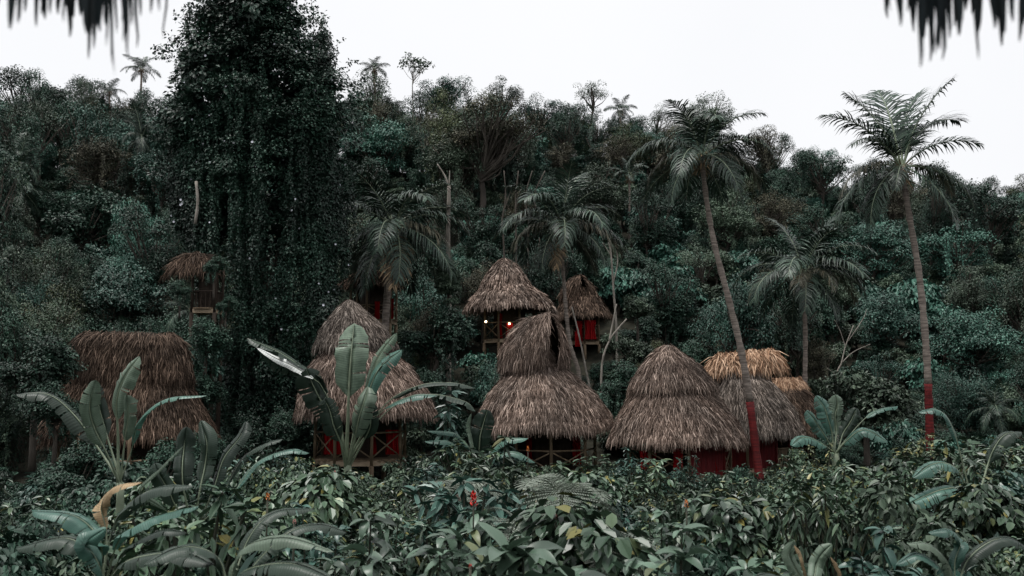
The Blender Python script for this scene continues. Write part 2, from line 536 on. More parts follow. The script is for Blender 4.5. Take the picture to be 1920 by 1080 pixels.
def thatch_part(parent, name, S, depth, mats, dens=720, ln=(.28, .55), wd=(.006, .013), shag=1.0, seed=0, closed=True, eave=True):
    r = np.random.default_rng(seed + 11)
    mb = MB()
    # the solid layer underneath
    nu, nv = 40, 10
    U, Vv = np.meshgrid(np.linspace(0, 1, nu + 1), np.linspace(0, 1, nv + 1))
    G = S(U.ravel(), Vv.ravel())
    cen = G.mean(0)
    G = G + (cen - G) * .03
    ii, jj = np.meshgrid(np.arange(nu), np.arange(nv))
    q = (jj * (nu + 1) + ii).ravel()
    o = link(name, MB().add(G, np.stack([q, q + 1, q + nu + 2, q + nu + 1], 1)).mesh(name, [M['thatch_under']], True), parent)
    # candidate roots, kept in proportion to area
    n0 = 60000
    u = r.uniform(0, 1, n0)
    v = r.uniform(0, .99, n0)
    e = 1e-3
    p = S(u, v)
    du = (S(u + e, v) - p) / e
    dv = (S(u, np.minimum(v + e, 1)) - S(u, np.minimum(v + e, 1) - e)) / e
    nrm = np.cross(du, dv)
    area = np.linalg.norm(nrm, axis=1)
    tot = area.mean()
    n = int(min(tot * dens, 24000))
    idx = r.choice(n0, n, p=area / area.sum())
    rows = max(4, int(np.linalg.norm(dv, axis=1).mean() / .22))
    u, v = u[idx], v[idx]
    v = (np.floor(v * rows) + r.uniform(0, .42, n) ** 1.0 + .1 * np.sin(u * 40)) / rows
    if eave:
        ne = int(len(u) * .16)
        u = np.concatenate([u, r.uniform(0, 1, ne)])
        v = np.concatenate([v, r.uniform(.93, 1.0, ne)])
    n = len(u)
    v = np.clip(v, 0, .999)
    p = S(u, v)
    dv = S(u, v + e) - S(u, v - e)
    du = S(u + e, v) - S(u - e, v)
    d = unit(dv)
    nr = unit(np.cross(du, dv))
    out = p - cen
    nr *= np.sign((nr * out).sum(1, keepdims=True) + 1e-6)
    nr[:, 2] = np.where(nr[:, 2] < 0, nr[:, 2] * .3, nr[:, 2])
    side = unit(np.cross(d, nr))
    d = unit(d + side * r.normal(0, .27 * shag, (n, 1)) + nr * r.normal(.05, .12 * shag, (n, 1)))
    roll = r.normal(0, THATCH_ROLL, (n, 1))
    wv = unit(side * np.cos(roll) + nr * np.sin(roll))
    ln_ = r.uniform(ln[0], ln[1], (n, 1)) * shag ** .3
    wd_ = r.uniform(wd[0], wd[1], (n, 1))
    lift = r.uniform(0.0, .07, (n, 1))
    b0 = p + nr * lift - d * ln_ * .25
    grav = np.array((0, 0, -1.0))
    over = np.clip((v[:, None] - .8) / .2, 0, 1)
    m0 = b0 + d * ln_ * .55 + nr * .045
    d2 = unit(d + grav * (.25 + .9 * over) * shag ** .5)
    t0 = m0 + d2 * ln_ * .5
    V = np.stack([b0 - wv * wd_ * .7, b0 + wv * wd_ * .7, m0 - wv * wd_, m0 + wv * wd_, t0 - wv * wd_ * .25, t0 + wv * wd_ * .25], 1).reshape(-1, 3)
    k = np.arange(n)[:, None] * 6
    Fq = np.concatenate([k + np.array([[0, 1, 3, 2]]), k + np.array([[2, 3, 5, 4]])])
    mb.add(V, Fq, 0)
    th = bpy.data.objects.new('thatch', mb.mesh('thatch', [mats]))
    sc.collection.objects.link(th)
    th.parent = o
    th.matrix_parent_inverse = Matrix.Identity(4)
    th['kind'] = 'stuff'
    return o


# ------------------------------------------------------------------ huts
def part(parent, name, geo, mat, smooth=False):
    mb = MB()
    mb.add(*geo)
    return link(name, mb.mesh(name, mat, smooth), parent)


def cloth(p0, p1, z0, z1, seed=0, amp=.05, gather=0.0):
    """A hanging curtain from p0 to p1 (xy), z0 bottom to z1 top, in folds."""
    r = np.random.default_rng(seed)
    n, m = 26, 9
    t = np.linspace(0, 1, n)
    p0, p1 = np.asarray(p0[:2], float), np.asarray(p1[:2], float)
    dirv = unit(p1 - p0)
    nv = np.array((-dirv[1], dirv[0]))
    V = []
    for j, s in enumerate(np.linspace(0, 1, m)):
        pin = 1 - gather * math.sin(s * math.pi) ** 2
        tt = .5 + (t - .5) * pin
        off = amp * (np.sin(t * 31 + r.uniform(0, .5)) + .6 * np.sin(t * 17 + 1.3)) * (.5 + .6 * s)
        xy = p0 + (p1 - p0) * tt[:, None] + nv * off[:, None]
        V.append(np.column_stack([xy, np.full(n, z1 + (z0 - z1) * s)]))
    V = np.concatenate(V)
    ii, jj = np.meshgrid(np.arange(n - 1), np.arange(m - 1))
    q = (jj * n + ii).ravel()
    return V, [np.stack([q, q + 1, q + n + 1, q + n], 1)]


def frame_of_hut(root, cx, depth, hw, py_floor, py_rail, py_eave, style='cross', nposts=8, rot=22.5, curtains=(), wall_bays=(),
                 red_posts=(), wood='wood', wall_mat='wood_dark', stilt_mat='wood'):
    """Deck on stilts, posts, railings, back wall, curtains."""
    C = at(cx, py_floor, depth)
    R = hw * px_m(depth)
    zf, zr, ze = C[2], at(cx, py_rail, depth)[2], at(cx, py_eave, depth)[2] + .5
    ang = [math.radians(rot + 360 / nposts * k) for k in range(nposts)]
    ring = [np.array((C[0] + R * math.cos(a), C[1] + R * math.sin(a), 0)) for a in ang]
    up = np.array((0, 0, 1.0))
    # deck boards, one plank each
    npl = 14
    for k in range(npl):
        x = -R + (k + .5) * 2 * R / npl
        hy = math.sqrt(max(R * R - x * x, .01)) * .97
        part(root, 'deck_plank', bar((C[0] + x, C[1] - hy, zf - .03), (C[0] + x, C[1] + hy, zf - .03), 2 * R / npl - .012, .05), M['wood'])
    for k in range(nposts):
        p = ring[k]
        gz = float(terr(p[0], p[1])) - .2
        j = np.random.default_rng(k + int(cx)).normal(0, .015, 2)
        pm = M['red_wall'] if k in red_posts else M[wood]
        part(root, 'post', tube([p + up * (zf - .25), p + up * ((zf + ze) / 2) + np.array((j[0], j[1], 0)), p + up * ze], [.055, .05, .05], 8), pm, True)
        part(root, 'stilt', tube([p * np.array((1, 1, 0)) + up * gz, p + up * (zf - .18)], [.085, .075], 8), M[stilt_mat], True)
        p2 = ring[(k + 1) % nposts]
        part(root, 'floor_beam', bar(p + up * (zf - .12) + (p - p2) * .02, p2 + up * (zf - .12) + (p2 - p) * .02, .07, .15), M['wood_pale'])
        mid_a = (ang[k] + math.radians(180 / nposts))
        if k in wall_bays:
            nb = 6
            for b in range(nb):
                a0, a1 = p + (p2 - p) * (b + .02) / nb, p + (p2 - p) * (b + .98) / nb
                part(root, 'wall_board', bar(a0 + up * (zf + (ze - zf) / 2), a1 + up * (zf + (ze - zf) / 2), .03, ze - zf), M['red_wall'])
        elif math.sin(mid_a) < .35:
            part(root, 'rail', tube([p + up * zr, p2 + up * zr], .032, 6), M[wood], True)
            if style == 'cross':
                part(root, 'brace', tube([p + up * (zf + .05), p2 + up * (zr - .03)], .024, 6), M[wood], True)
                part(root, 'brace', tube([p + up * (zr - .03) , p2 + up * (zf + .05)], .024, 6), M[wood], True)
            else:
                nb = max(4, int(np.linalg.norm(p2 - p) / .14))
                for b in range(1, nb):
                    q_ = p + (p2 - p) * b / nb
                    part(root, 'baluster', bar(q_ + up * zf, q_ + up * zr, .03, .03), M['wood_pale'] if style == 'pale' else M[wood])
    # the room inside: a boarded octagon set back from the railing
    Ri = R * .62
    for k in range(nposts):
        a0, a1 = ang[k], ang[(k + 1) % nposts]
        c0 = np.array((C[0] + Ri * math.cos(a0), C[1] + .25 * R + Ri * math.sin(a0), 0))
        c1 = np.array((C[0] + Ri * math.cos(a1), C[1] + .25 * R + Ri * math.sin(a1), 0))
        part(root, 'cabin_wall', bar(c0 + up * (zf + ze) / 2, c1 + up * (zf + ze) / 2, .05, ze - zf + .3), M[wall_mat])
    for i, (px0, px1, py0, py1, dy, gat) in enumerate(curtains):
        a_, b_ = at(px0, py_floor, depth + dy), at(px1, py_floor, depth + dy)
        part(root, 'curtain', cloth(a_, b_, at(cx, py1, depth + dy)[2], at(cx, py0, depth + dy)[2], i + int(cx), .04, gat), M['red_cloth'], True)
    return C, R, zf, zr, ze


def hut_root(name, label, cx, py, depth):
    p = at(cx, py, depth)
    return thing(name, label, 'hut', (p[0], p[1], float(terr(p[0], p[1]))), 'thatched huts')


# B: hut behind the big banana plant
h = hut_root('thatched_hut', 'conical two-tier thatched hut behind the big upright banana leaves', 680, 860, 30)
thatch_part(h, 'lower_roof', smap([(625, 663, 30), (650, 666, 50), (690, 674, 88), (735, 681, 112), (772, 684, 124)], 30, seed=1), 30, M['thatch'], seed=1)
thatch_part(h, 'upper_roof', smap([(567, 655, 6), (585, 656, 22), (610, 660, 46), (640, 664, 64), (650, 665, 68)], 30, seed=2), 30, M['thatch_grey'], seed=2)
frame_of_hut(h, 676, 30, 84, 856, 808, 775, rot=22.5, curtains=[(606, 640, 812, 852, -.7, .1), (694, 706, 785, 852, -1.0, .3), (722, 748, 806, 852, -.6, .15)])

# C: central hut with the open hood
h = hut_root('thatched_hut', 'large thatched hut crowned by a shaggy hood with a dark gable opening', 1022, 875, 30.5)
thatch_part(h, 'lower_roof', smap([(645, 1006, 14), (688, 1007, 38), (706, 1010, 60), (738, 1016, 90), (770, 1020, 110), (798, 1022, 122)], 30.5, seed=3), 30.5, M['thatch'], seed=3)
thatch_part(h, 'hood', hood_map(30.5, (1031, 588, -.55), (986, 604, .3), (1001, 683), 58, -60, 26), 30.5, M['thatch'], dens=800, shag=1.25, ln=(.3, .65), seed=4)
frame_of_hut(h, 1030, 30.5, 86, 878, 840, 800, rot=0, curtains=[(985, 998, 820, 870, -.5, .2), (1072, 1090, 805, 870, -.2, .2)])

# D: the hut with the wooden tip
h = hut_root('thatched_hut', 'broad conical thatched hut with a pale wooden tip beside the leaning palm', 1268, 875, 29)
thatch_part(h, 'lower_roof', smap([(698, 1256, 34), (722, 1257, 46), (748, 1262, 77), (785, 1267, 104), (820, 1271, 122)], 29, seed=5), 29, M['thatch'], seed=5)
thatch_part(h, 'upper_roof', smap([(652, 1252, 9), (668, 1252, 26), (690, 1255, 50), (718, 1257, 70), (728, 1257, 74)], 29, seed=6), 29, M['thatch'], seed=6)
tip = at(1252, 655, 29)
part(h, 'roof_tip', tube([tip + (0, 0, -.1), tip + (0, 0, .05), tip + (0, 0, .12)], [.24, .19, .09], 12), M['pale_bark'])
frame_of_hut(h, 1276, 29, 92, 884, 842, 822, rot=0, wall_bays=(6,), curtains=[(1200, 1232, 845, 884, -1.0, .1), (1262, 1282, 840, 884, -1.5, .2), (1322, 1345, 838, 884, -1.2, .3)], red_posts=(7,))

# E: hut with golden ridge cap
h = hut_root('thatched_hut', 'grey thatched hut topped by a fresh golden straw ridge behind the leaning palm', 1402, 870, 33)
thatch_part(h, 'lower_roof', smap([(716, 1392, 44), (740, 1398, 62), (770, 1405, 78), (808, 1408, 92)], 33, seed=7), 33, M['thatch_grey'], seed=7)
thatch_part(h, 'middle_roof', smap([(684, 1390, 42), (705, 1389, 50), (734, 1388, 54)], 33, ridge=[30, 28, 24], seed=8), 33, M['thatch_grey'], seed=8)
thatch_part(h, 'ridge_cap', smap([(664, 1397, 54), (672, 1397, 60), (688, 1397, 66)], 33, ridge=[52, 50, 48], tilt=.09, seed=9), 33, M['thatch_gold'], dens=900, shag=2.1, ln=(.3, .65), wd=(.010, .022), seed=9)
frame_of_hut(h, 1412, 33, 66, 872, 838, 812, style='pale', rot=22.5, wall_bays=(4, 5), red_posts=(6, 7), curtains=[(1395, 1420, 815, 870, -.8, .1)])

# F: small hut with golden cap
h = hut_root('thatched_hut', 'small dark hut with a short golden straw ridge half hidden by bushes', 1490, 800, 36)
thatch_part(h, 'lower_roof', smap([(735, 1476, 34), (765, 1486, 52), (806, 1494, 70)], 36, seed=10), 36, M['thatch_brown'], seed=10)
thatch_part(h, 'ridge_cap', smap([(713, 1474, 28), (722, 1474, 32), (744, 1474, 37)], 36, ridge=[27, 26, 25], tilt=.03, seed=12), 36, M['thatch_gold'], dens=800, shag=1.9, ln=(.25, .55), wd=(.010, .020), seed=12)
frame_of_hut(h, 1490, 36, 48, 868, 838, 806, style='pale', rot=22.5, nposts=6, red_posts=(4,))

# G: the hut high on the slope
h = hut_root('thatched_hut', 'thatched hut high on the slope with red curtain and two lit lamps', 955, 640, 46)
thatch_part(h, 'lower_roof', smap([(520, 948, 25), (535, 950, 40), (558, 956, 68), (580, 959, 84)], 46, seed=13), 46, M['thatch'], dens=260, seed=13, wd=(.013, .026))
thatch_part(h, 'upper_roof', smap([(488, 947, 6), (497, 947, 17), (515, 948, 32), (537, 949, 46)], 46, seed=14), 46, M['thatch'], dens=280, seed=14, wd=(.013, .026))
frame_of_hut(h, 955, 46, 50, 637, 607, 580, rot=22.5, curtains=[(933, 942, 588, 634, -1.25, .35), (948, 962, 606, 634, -1.2, .1)])
for (lx, ly) in ((911, 603), (955, 607)):
    lp = at(lx, ly, 46 - 1.3)
    a = np.linspace(0, math.pi, 6)
    lamp = part(h, 'lamp', tube([lp + (0, 0, .05 * -math.cos(t)) for t in a], [.05 * math.sin(t) + .004 for t in a], 10), M['bulb'], True)
    part(lamp, 'cord', tube([lp + (0, 0, .05), at(lx, 584, 46 - 1.3)], .008, 5), M['wood_dark'])

# H: hut behind the slim palm
h = hut_root('thatched_hut', 'small thatched hut with bright red curtains behind the slim palm trunk', 1092, 630, 49)
thatch_part(h, 'lower_roof', smap([(542, 1089, 16), (560, 1091, 32), (594, 1094, 53)], 49, seed=15), 49, M['thatch_brown'], dens=260, seed=15, wd=(.013, .026))
thatch_part(h, 'hood', hood_map(49, (1088, 516, -.4), (1078, 524, .3), (1085, 562), 32, -75, 22), 49, M['thatch_brown'], dens=320, shag=1.3, seed=16, wd=(.013, .026))
frame_of_hut(h, 1094, 49, 32, 640, 612, 592, nposts=6, rot=30, curtains=[(1080, 1092, 602, 640, -1.1, .1), (1096, 1118, 600, 636, -1.15, .2), (1078, 1088, 622, 650, -1.2, .1)])

# A: long-ridged hut at the edge
h = hut_root('thatched_hut', 'long ridged brown thatched hut beside the vine-covered tree', 245, 820, 27)
thatch_part(h, 'lower_roof', smap([(690, 240, 98), (725, 240, 112), (765, 240, 132), (818, 240, 158)], 27, ridge=[76, 78, 80, 82], seed=17), 27, M['thatch_brown'], seed=17)
thatch_part(h, 'upper_roof', smap([(628, 242, 84), (640, 242, 96), (665, 242, 106), (705, 242, 112)], 27, ridge=[80, 80, 80, 78], tilt=-.02, seed=18), 27, M['thatch_brown'], seed=18, shag=1.2)
frame_of_hut(h, 240, 27, 118, 900, 856, 815, rot=22.5)

# I: tree house among the vines
h = hut_root('thatched_hut', 'tiny thatched treehouse balcony half swallowed by vines', 378, 580, 31.0)
thatch_part(h, 'roof', smap([(478, 366, 8), (488, 364, 30), (500, 363, 40), (514, 362, 46)], 31.0, ridge=[6, 16, 18, 18], seed=19), 31.0, M['thatch_brown'], dens=420, shag=1.5, seed=19)
frame_of_hut(h, 388, 31.0, 30, 578, 548, 512, style='pickets', rot=45, nposts=4, wood='wood_dark', stilt_mat='wood_dark')

# J: porch seen above the banana hut
h = hut_root('thatched_hut', 'shadowy hut under the drooping palm with red cloth and one pale post', 722, 600, 40)
thatch_part(h, 'roof', smap([(505, 690, 6), (520, 692, 30), (540, 695, 56)], 40, seed=20), 40, M['thatch_brown'], dens=240, seed=20)
frame_of_hut(h, 700, 40, 44, 600, 575, 540, rot=22.5, nposts=6, curtains=[(702, 712, 565, 598, -1.0, .1), (733, 738, 560, 598, -.9, .1)])

# ------------------------------------------------------------------ palms
def frond_mesh(name, e0, droop, seed, mat, n=50, hang=.5):
    """Frond of unit length leaving the crown along +X at elevation e0 (degrees), bending down by droop degrees."""
    r = np.random.default_rng(seed)
    m = 22
    t = np.linspace(0, 1, m)
    ang = np.radians(e0 - droop * t ** 1.25)
    sx = np.concatenate([[0], np.cumsum(np.cos((ang[1:] + ang[:-1]) / 2))]) / (m - 1)
    sz = np.concatenate([[0], np.cumsum(np.sin((ang[1:] + ang[:-1]) / 2))]) / (m - 1)
    sw = r.normal(0, .05) * t ** 2
    path = np.column_stack([sx, sw, sz])
    mb = MB()
    mb.add(*tube(path, .012 * (1 - t * .85), 5), 1)
    tt = np.linspace(.14, .995, n)
    V, Fq = [], []
    k = 0
    for s in (-1, 1):
        for a in tt:
            a = min(a + r.uniform(-.006, .006), .999)
            p = np.array([np.interp(a, t, path[:, i]) for i in range(3)])
            th = np.interp(a, t, ang)
            tan = np.array((math.cos(th), 0, math.sin(th)))
            nor = np.array((-math.sin(th), 0, math.cos(th)))
            sd = np.array((0, s, 0.0))
            fw = .45 + .9 * a ** 2
            d = unit(sd + tan * fw * r.uniform(.75, 1.3) + nor * r.uniform(-.05, .4))
            ln = (.30 * math.sin(math.pi * min(1, .18 + a * .78)) ** .7 + .02) * r.uniform(.7, 1.15)
            dn = np.array((0, 0, -1.0))
            h_ = hang * r.uniform(.6, 1.4)
            p1 = p + d * ln * .4
            d1 = unit(d + dn * h_)
            p2 = p1 + d1 * ln * .35
            d2 = unit(d1 + dn * h_ * 1.3)
            p3 = p2 + d2 * ln * .3
            wv = unit(np.cross(d, nor)) * .0080
            V += [p - wv * .6, p + wv * .6, p1 - wv, p1 + wv, p2 - wv * .75, p2 + wv * .75, p3]
            Fq.append((k, k + 1, k + 3, k + 2))
            Fq.append((k + 2, k + 3, k + 5, k + 4))
            k += 7
    V = np.array(V)
    tri = np.array([(i * 7 + 4, i * 7 + 5, i * 7 + 6) for i in range(len(V) // 7)])
    mb.add(V, [np.array(Fq), tri], 0)
    return mb.mesh(name, [mat, M['midrib'] if mat != M['palm_old'] else M['palm_old']])


FR_E = [(80, 45), (66, 70), (50, 85), (32, 90), (14, 90), (-6, 75), (-30, 55), (-55, 32)]
FROND = {}
for b, (e0, dr) in enumerate(FR_E):
    for s in range(2):
        FROND[(b, s)] = frond_mesh('frond', e0 + (s * 6 - 3), dr + s * 14 - 7, 40 + b * 3 + s, M['palm'], hang=.35 + .08 * b)
FROND_OLD = frond_mesh('frond_old', -38, 45, 99, M['palm_old'], hang=.5)
FROND_YEL = frond_mesh('frond_yellowing', 14, 95, 98, leaf_mat('palm_frond_yellowing', [(0, (.06, .066, .045)), (.6, (.10, .10, .07)), (1, (.17, .15, .10))], .5, .4, .2), hang=.9)


def palm(label, crown, depth, trunk_px, length_px, bins, seed, rad=(.15, .11), red_from=None, old=(), yel=(), group='coconut palms', nuts=True, trunk=True):
    """trunk_px: list of (px, py, ddepth) from the base up; bins: list of (azimuth deg, elevation bin, scale)."""
    r = np.random.default_rng(seed)
    c = at(crown[0], crown[1], depth)
    pts = [at(x, y, depth + dd) for x, y, dd in trunk_px]
    b0 = pts[0]
    gz = float(terr(b0[0], b0[1]))
    if b0[2] > gz - .2:
        pts = [np.array((b0[0], b0[1], gz - .3))] + pts
    root = thing('coconut_palm', label, 'palm tree', (pts[0][0], pts[0][1], gz), group)
    pts.append(c)
    P = spline(pts, 40)
    z0 = P[0][2]
    if trunk:
        t = np.linspace(0, 1, 40)
        ra = rad[0] + (rad[1] - rad[0]) * t + .012 * np.sin(np.arange(40) * 2.4) + .06 * np.exp(-t * 14)
        if red_from is not None:
            zr = at(crown[0], red_from, depth)[2]
            k = int(np.searchsorted(P[:, 2], zr))
            mb = MB().add(*tube(P[:k + 1], ra[:k + 1] + .004, 10))
            o = link('painted_base', mb.mesh('painted_base', M['red_trunk'], True), root)
            o['label'] = 'lower trunk painted dark red'
            mb = MB().add(*tube(P[k:], ra[k:], 10))
        else:
            mb = MB().add(*tube(P, ra, 10))
        link('trunk', mb.mesh('trunk', M['palm_trunk'], True), root)
    Ls = length_px * px_m(depth)

    def place(me, az, s, name='frond'):
        o = link(name, me, root, mat=True)
        o.location = Vector(c) - root.location + Vector((math.cos(az), math.sin(az), 0)) * .06
        o.rotation_euler = (r.normal(0, .12), 0, az)
        o.scale = (Ls * s,) * 3
        return o
    for az, b, s in bins:
        place(FROND[(b, int(r.integers(2)))], math.radians(az + r.normal(0, 5)), s * r.uniform(.94, 1.06))
    for az, s in old:
        place(FROND_OLD, math.radians(az), s)['label'] = 'dried orange-brown hanging frond'
    for az, s in yel:
        place(FROND_YEL, math.radians(az), s)
    if nuts:
        mb = MB()
        for k in range(7):
            a = r.uniform(0, 6.28)
            n_ = c + np.array((math.cos(a) * .22, math.sin(a) * .22, -.18 - r.uniform(0, .15)))
            th = np.linspace(0, math.pi, 6)
            mb.add(*tube([n_ + (0, 0, -.11 * math.cos(x)) for x in th], [.085 * math.sin(x) + .003 for x in th], 8))
        o = link('coconut_cluster', mb.mesh('coconut_cluster', M['nut'], True), root)
        o['kind'] = 'stuff'
    # fibrous crown shaft
    mb = MB()
    n = 160
    a = r.uniform(0, 6.28, n)
    Pp = c + np.column_stack([np.cos(a) * .1, np.sin(a) * .1, r.uniform(-.45, .1, n)])
    D = np.column_stack([np.cos(a) * .6, np.sin(a) * .6, r.uniform(-1.2, .6, n)])
    V, Fq = leaf_cloud(Pp, D, rand_dirs(n, r), r.uniform(.2, .5, n), .018)
    mb.add(V, Fq)
    link('crown_fibre', mb.mesh('crown_fibre', M['palm_old']), root)
    return root


def ring_bins(seed, n=18, lo=0, hi=7, sc=1.0):
    """Golden-angle fronds, young ones upright in the middle, old ones hanging."""
    r = np.random.default_rng(seed)
    out = []
    for k in range(n):
        b = lo + (hi - lo) * (k / (n - 1)) ** .85
        out.append((k * 137.5 + seed * 40, int(round(b)), sc * (.85 + .2 * math.sin(math.pi * min(1, (k + 2) / n)))))
    return out


palm('tall leaning coconut palm with red-painted base before the golden-capped hut', (1316, 292), 28.0,
     [(1424, 905, -.2), (1418, 850, -.1), (1404, 740, 0), (1388, 650, 0), (1366, 560, 0), (1340, 460, 0), (1324, 370, 0)], 150,
     ring_bins(2, 16, 0, 6), 2, (.135, .07), red_from=757, yel=[(5, .95), (168, .85)])
palm('tallest coconut palm standing against the white sky with red-painted base', (1690, 312), 27.0,
     [(1746, 900, 0), (1742, 770, 0), (1737, 660, 0), (1724, 520, 0), (1704, 400, 0)], 178,
     [(100, 0, 1.2), (30, 0, 1.15), (160, 0, 1.1), (350, 0, 1.1), (60, 1, 1.1), (12, 1, 1.15), (175, 1, 1.05), (205, 2, .8), (335, 2, .85),
      (185, 5, .95), (200, 6, .85), (345, 5, .9), (320, 6, .9), (100, 5, .8), (240, 5, .6)], 3, (.125, .08), red_from=722, yel=[(178, .8), (8, .7)])
palm('bushy coconut palm above the banana hut with one orange hanging frond', (738, 425), 38, [(722, 640, 0), (727, 540, 0)], 160,
     ring_bins(5, 22, 0, 7), 5, (.17, .14), old=[(-70, .95)], yel=[(0, .85), (-12, .75)])
palm('slim coconut palm rising between the two upper huts', (1052, 425), 41, [(1085, 700, 0), (1068, 640, 0), (1058, 540, 0)], 140,
     ring_bins(7, 20, 0, 6), 7, (.11, .08), old=[(-110, .75)], yel=[(4, 1.0), (-8, .95), (176, .85), (190, .8), (-20, .9)])
palm('short grey-fronded coconut palm with straight pale trunk behind the golden ridge', (1506, 512), 37, [(1509, 760, 0), (1510, 640, 0), (1508, 560, 0)], 140,
     ring_bins(9, 20, 0, 6), 9, (.10, .085), yel=[(172, .9), (8, .9), (-60, .7), (-110, .75)])
palm('small palm silhouetted on the skyline beside the vine-covered tree', (265, 130), 93, [(264, 175, 0), (265, 150, 0)], 40, ring_bins(11, 12, 0, 5), 11, (.12, .09), nuts=False)
palm('tiny pale palm on the ridge just past the vine-covered tree', (702, 130), 93, [(703, 180, 0), (702, 155, 0)], 32, ring_bins(13, 13, 0, 5), 13, (.14, .11), nuts=False)
palm('pale drooping palm among crowns below the tiny ridge palm', (735, 212), 93, [(735, 270, 0), (735, 240, 0)], 48, ring_bins(15, 14, 1, 6), 15, (.14, .11), nuts=False, yel=[(180, .9), (0, .9)])
palm('faded palm on the ridge under the airy umbrella tree', (1163, 208), 93, [(1163, 260, 0), (1163, 230, 0)], 36, ring_bins(17, 12, 0, 5), 17, (.12, .1), nuts=False)
palm('half-hidden palm at the skyline in the dip beside the hanging straw', (205, 172), 93, [(205, 230, 0), (205, 195, 0)], 34, ring_bins(19, 10, 0, 5), 19, (.12, .1), nuts=False)
palm('young palm poking out of the slope behind the leaning palm crown', (1180, 330), 66, [(1180, 400, 0), (1180, 360, 0)], 50, ring_bins(21, 10, 0, 4), 21, (.1, .08), nuts=False)

# ------------------------------------------------------------------ tree kinds (unit crown radius)
def crown_data(seed, nclump, per, flat, leaf=(.045, .085), shape='dia', rc=(.2, .36), low=-.25, shell=.55, droop=.5, wide=1.0, drape=0):
    r = np.random.default_rng(seed)
    C = []
    nl = int(r.integers(7, 11))
    lob = rand_dirs(nl, r) * r.uniform(.2, .72, (nl, 1))
    lob[:, 2] = lob[:, 2] * .8 + .05
    lr = r.uniform(.22, .52, nl)
    while len(C) < nclump:
        d = rand_dirs(1, r)[0]
        if d[2] < low:
            continue
        j = int(r.integers(nl))
        p = lob[j] + d * lr[j] * r.uniform(shell, 1.05)
        C.append(p * np.array((wide, wide, flat)))
    C = np.array(C)
    P, D, N = [], [], []
    for c in C:
        R = r.uniform(*rc)
        n = int(per * (R / .28) ** 2)
        d = rand_dirs(n * 2, r)
        d = d[d[:, 2] > -.35][:n]
        n = len(d)
        rr = R * (r.uniform(.45, 1.0, (n, 1)) ** .6 + np.abs(r.normal(0, .13, (n, 1))))
        P.append(c + d * rr * np.array((1, 1, .7)))
        hd = d.copy()
        hd[:, 2] *= .2
        D.append(unit(hd) + np.array((0, 0, -droop)) + r.normal(0, .4, (n, 3)))
        N.append(d * .8 + np.array((0, 0, .8)) + r.normal(0, .35, (n, 3)))
    for k in range(drape):
        c = C[int(r.integers(len(C)))]
        h_ = r.uniform(.3, 1.1)
        n = int(h_ * 110)
        t = r.uniform(0, 1, n)
        p = c * np.array((1.06, 1.06, 1)) + np.column_stack([r.normal(0, .035, n) + .05 * np.sin(t * 6 + k), r.normal(0, .035, n), -t * h_])
        P.append(p)
        o_ = unit(c * np.array((1, 1, 0)))
        D.append(o_ * .4 + np.array((0, 0, -.9)) + r.normal(0, .35, (n, 3)))
        N.append(o_ + np.array((0, 0, .6)) + r.normal(0, .3, (n, 3)))
    P, D, N = map(np.concatenate, (P, D, N))
    n = len(P)
    ln = r.uniform(*leaf, n)
    return C, leaf_cloud(P, D, N, ln, ln * r.uniform(.26, .38, n), shape)


def tree_kind(seed, mat, hc, bark='bark', trunk_r=.06, **kw):
    """Meshes of one tree: trunk with limbs, crown centred hc above the base; crown radius 1."""
    r = np.random.default_rng(seed + 500)
    C, (V, Fq) = crown_data(seed, **kw)
    up = np.array((0, 0, hc))
    crown = MB().add(V + up, Fq).mesh('crown', [mat])
    mb = MB()
    fork = np.array((r.normal(0, .05), r.normal(0, .05), hc * .72))
    mb.add(*tube(spline([(0, 0, -1.2), (.02, 0, 0), (r.normal(0, .06), r.normal(0, .06), hc * .4), fork, up + (0, 0, .2)], 12), np.linspace(trunk_r * 1.25, trunk_r * .3, 12), 7))
    for c in C[::2]:
        e = up + c
        s = fork * r.uniform(.75, 1.05)
        m_ = (s + e) / 2 + np.array((0, 0, -.06)) + r.normal(0, .06, 3)
        mb.add(*tube(spline([s, m_, e], 5), np.linspace(trunk_r * .36, .008, 5), 4, False))
    trunk = mb.mesh('trunk', [M[bark]], True)
    return dict(crown=crown, trunk=trunk, hc=hc)


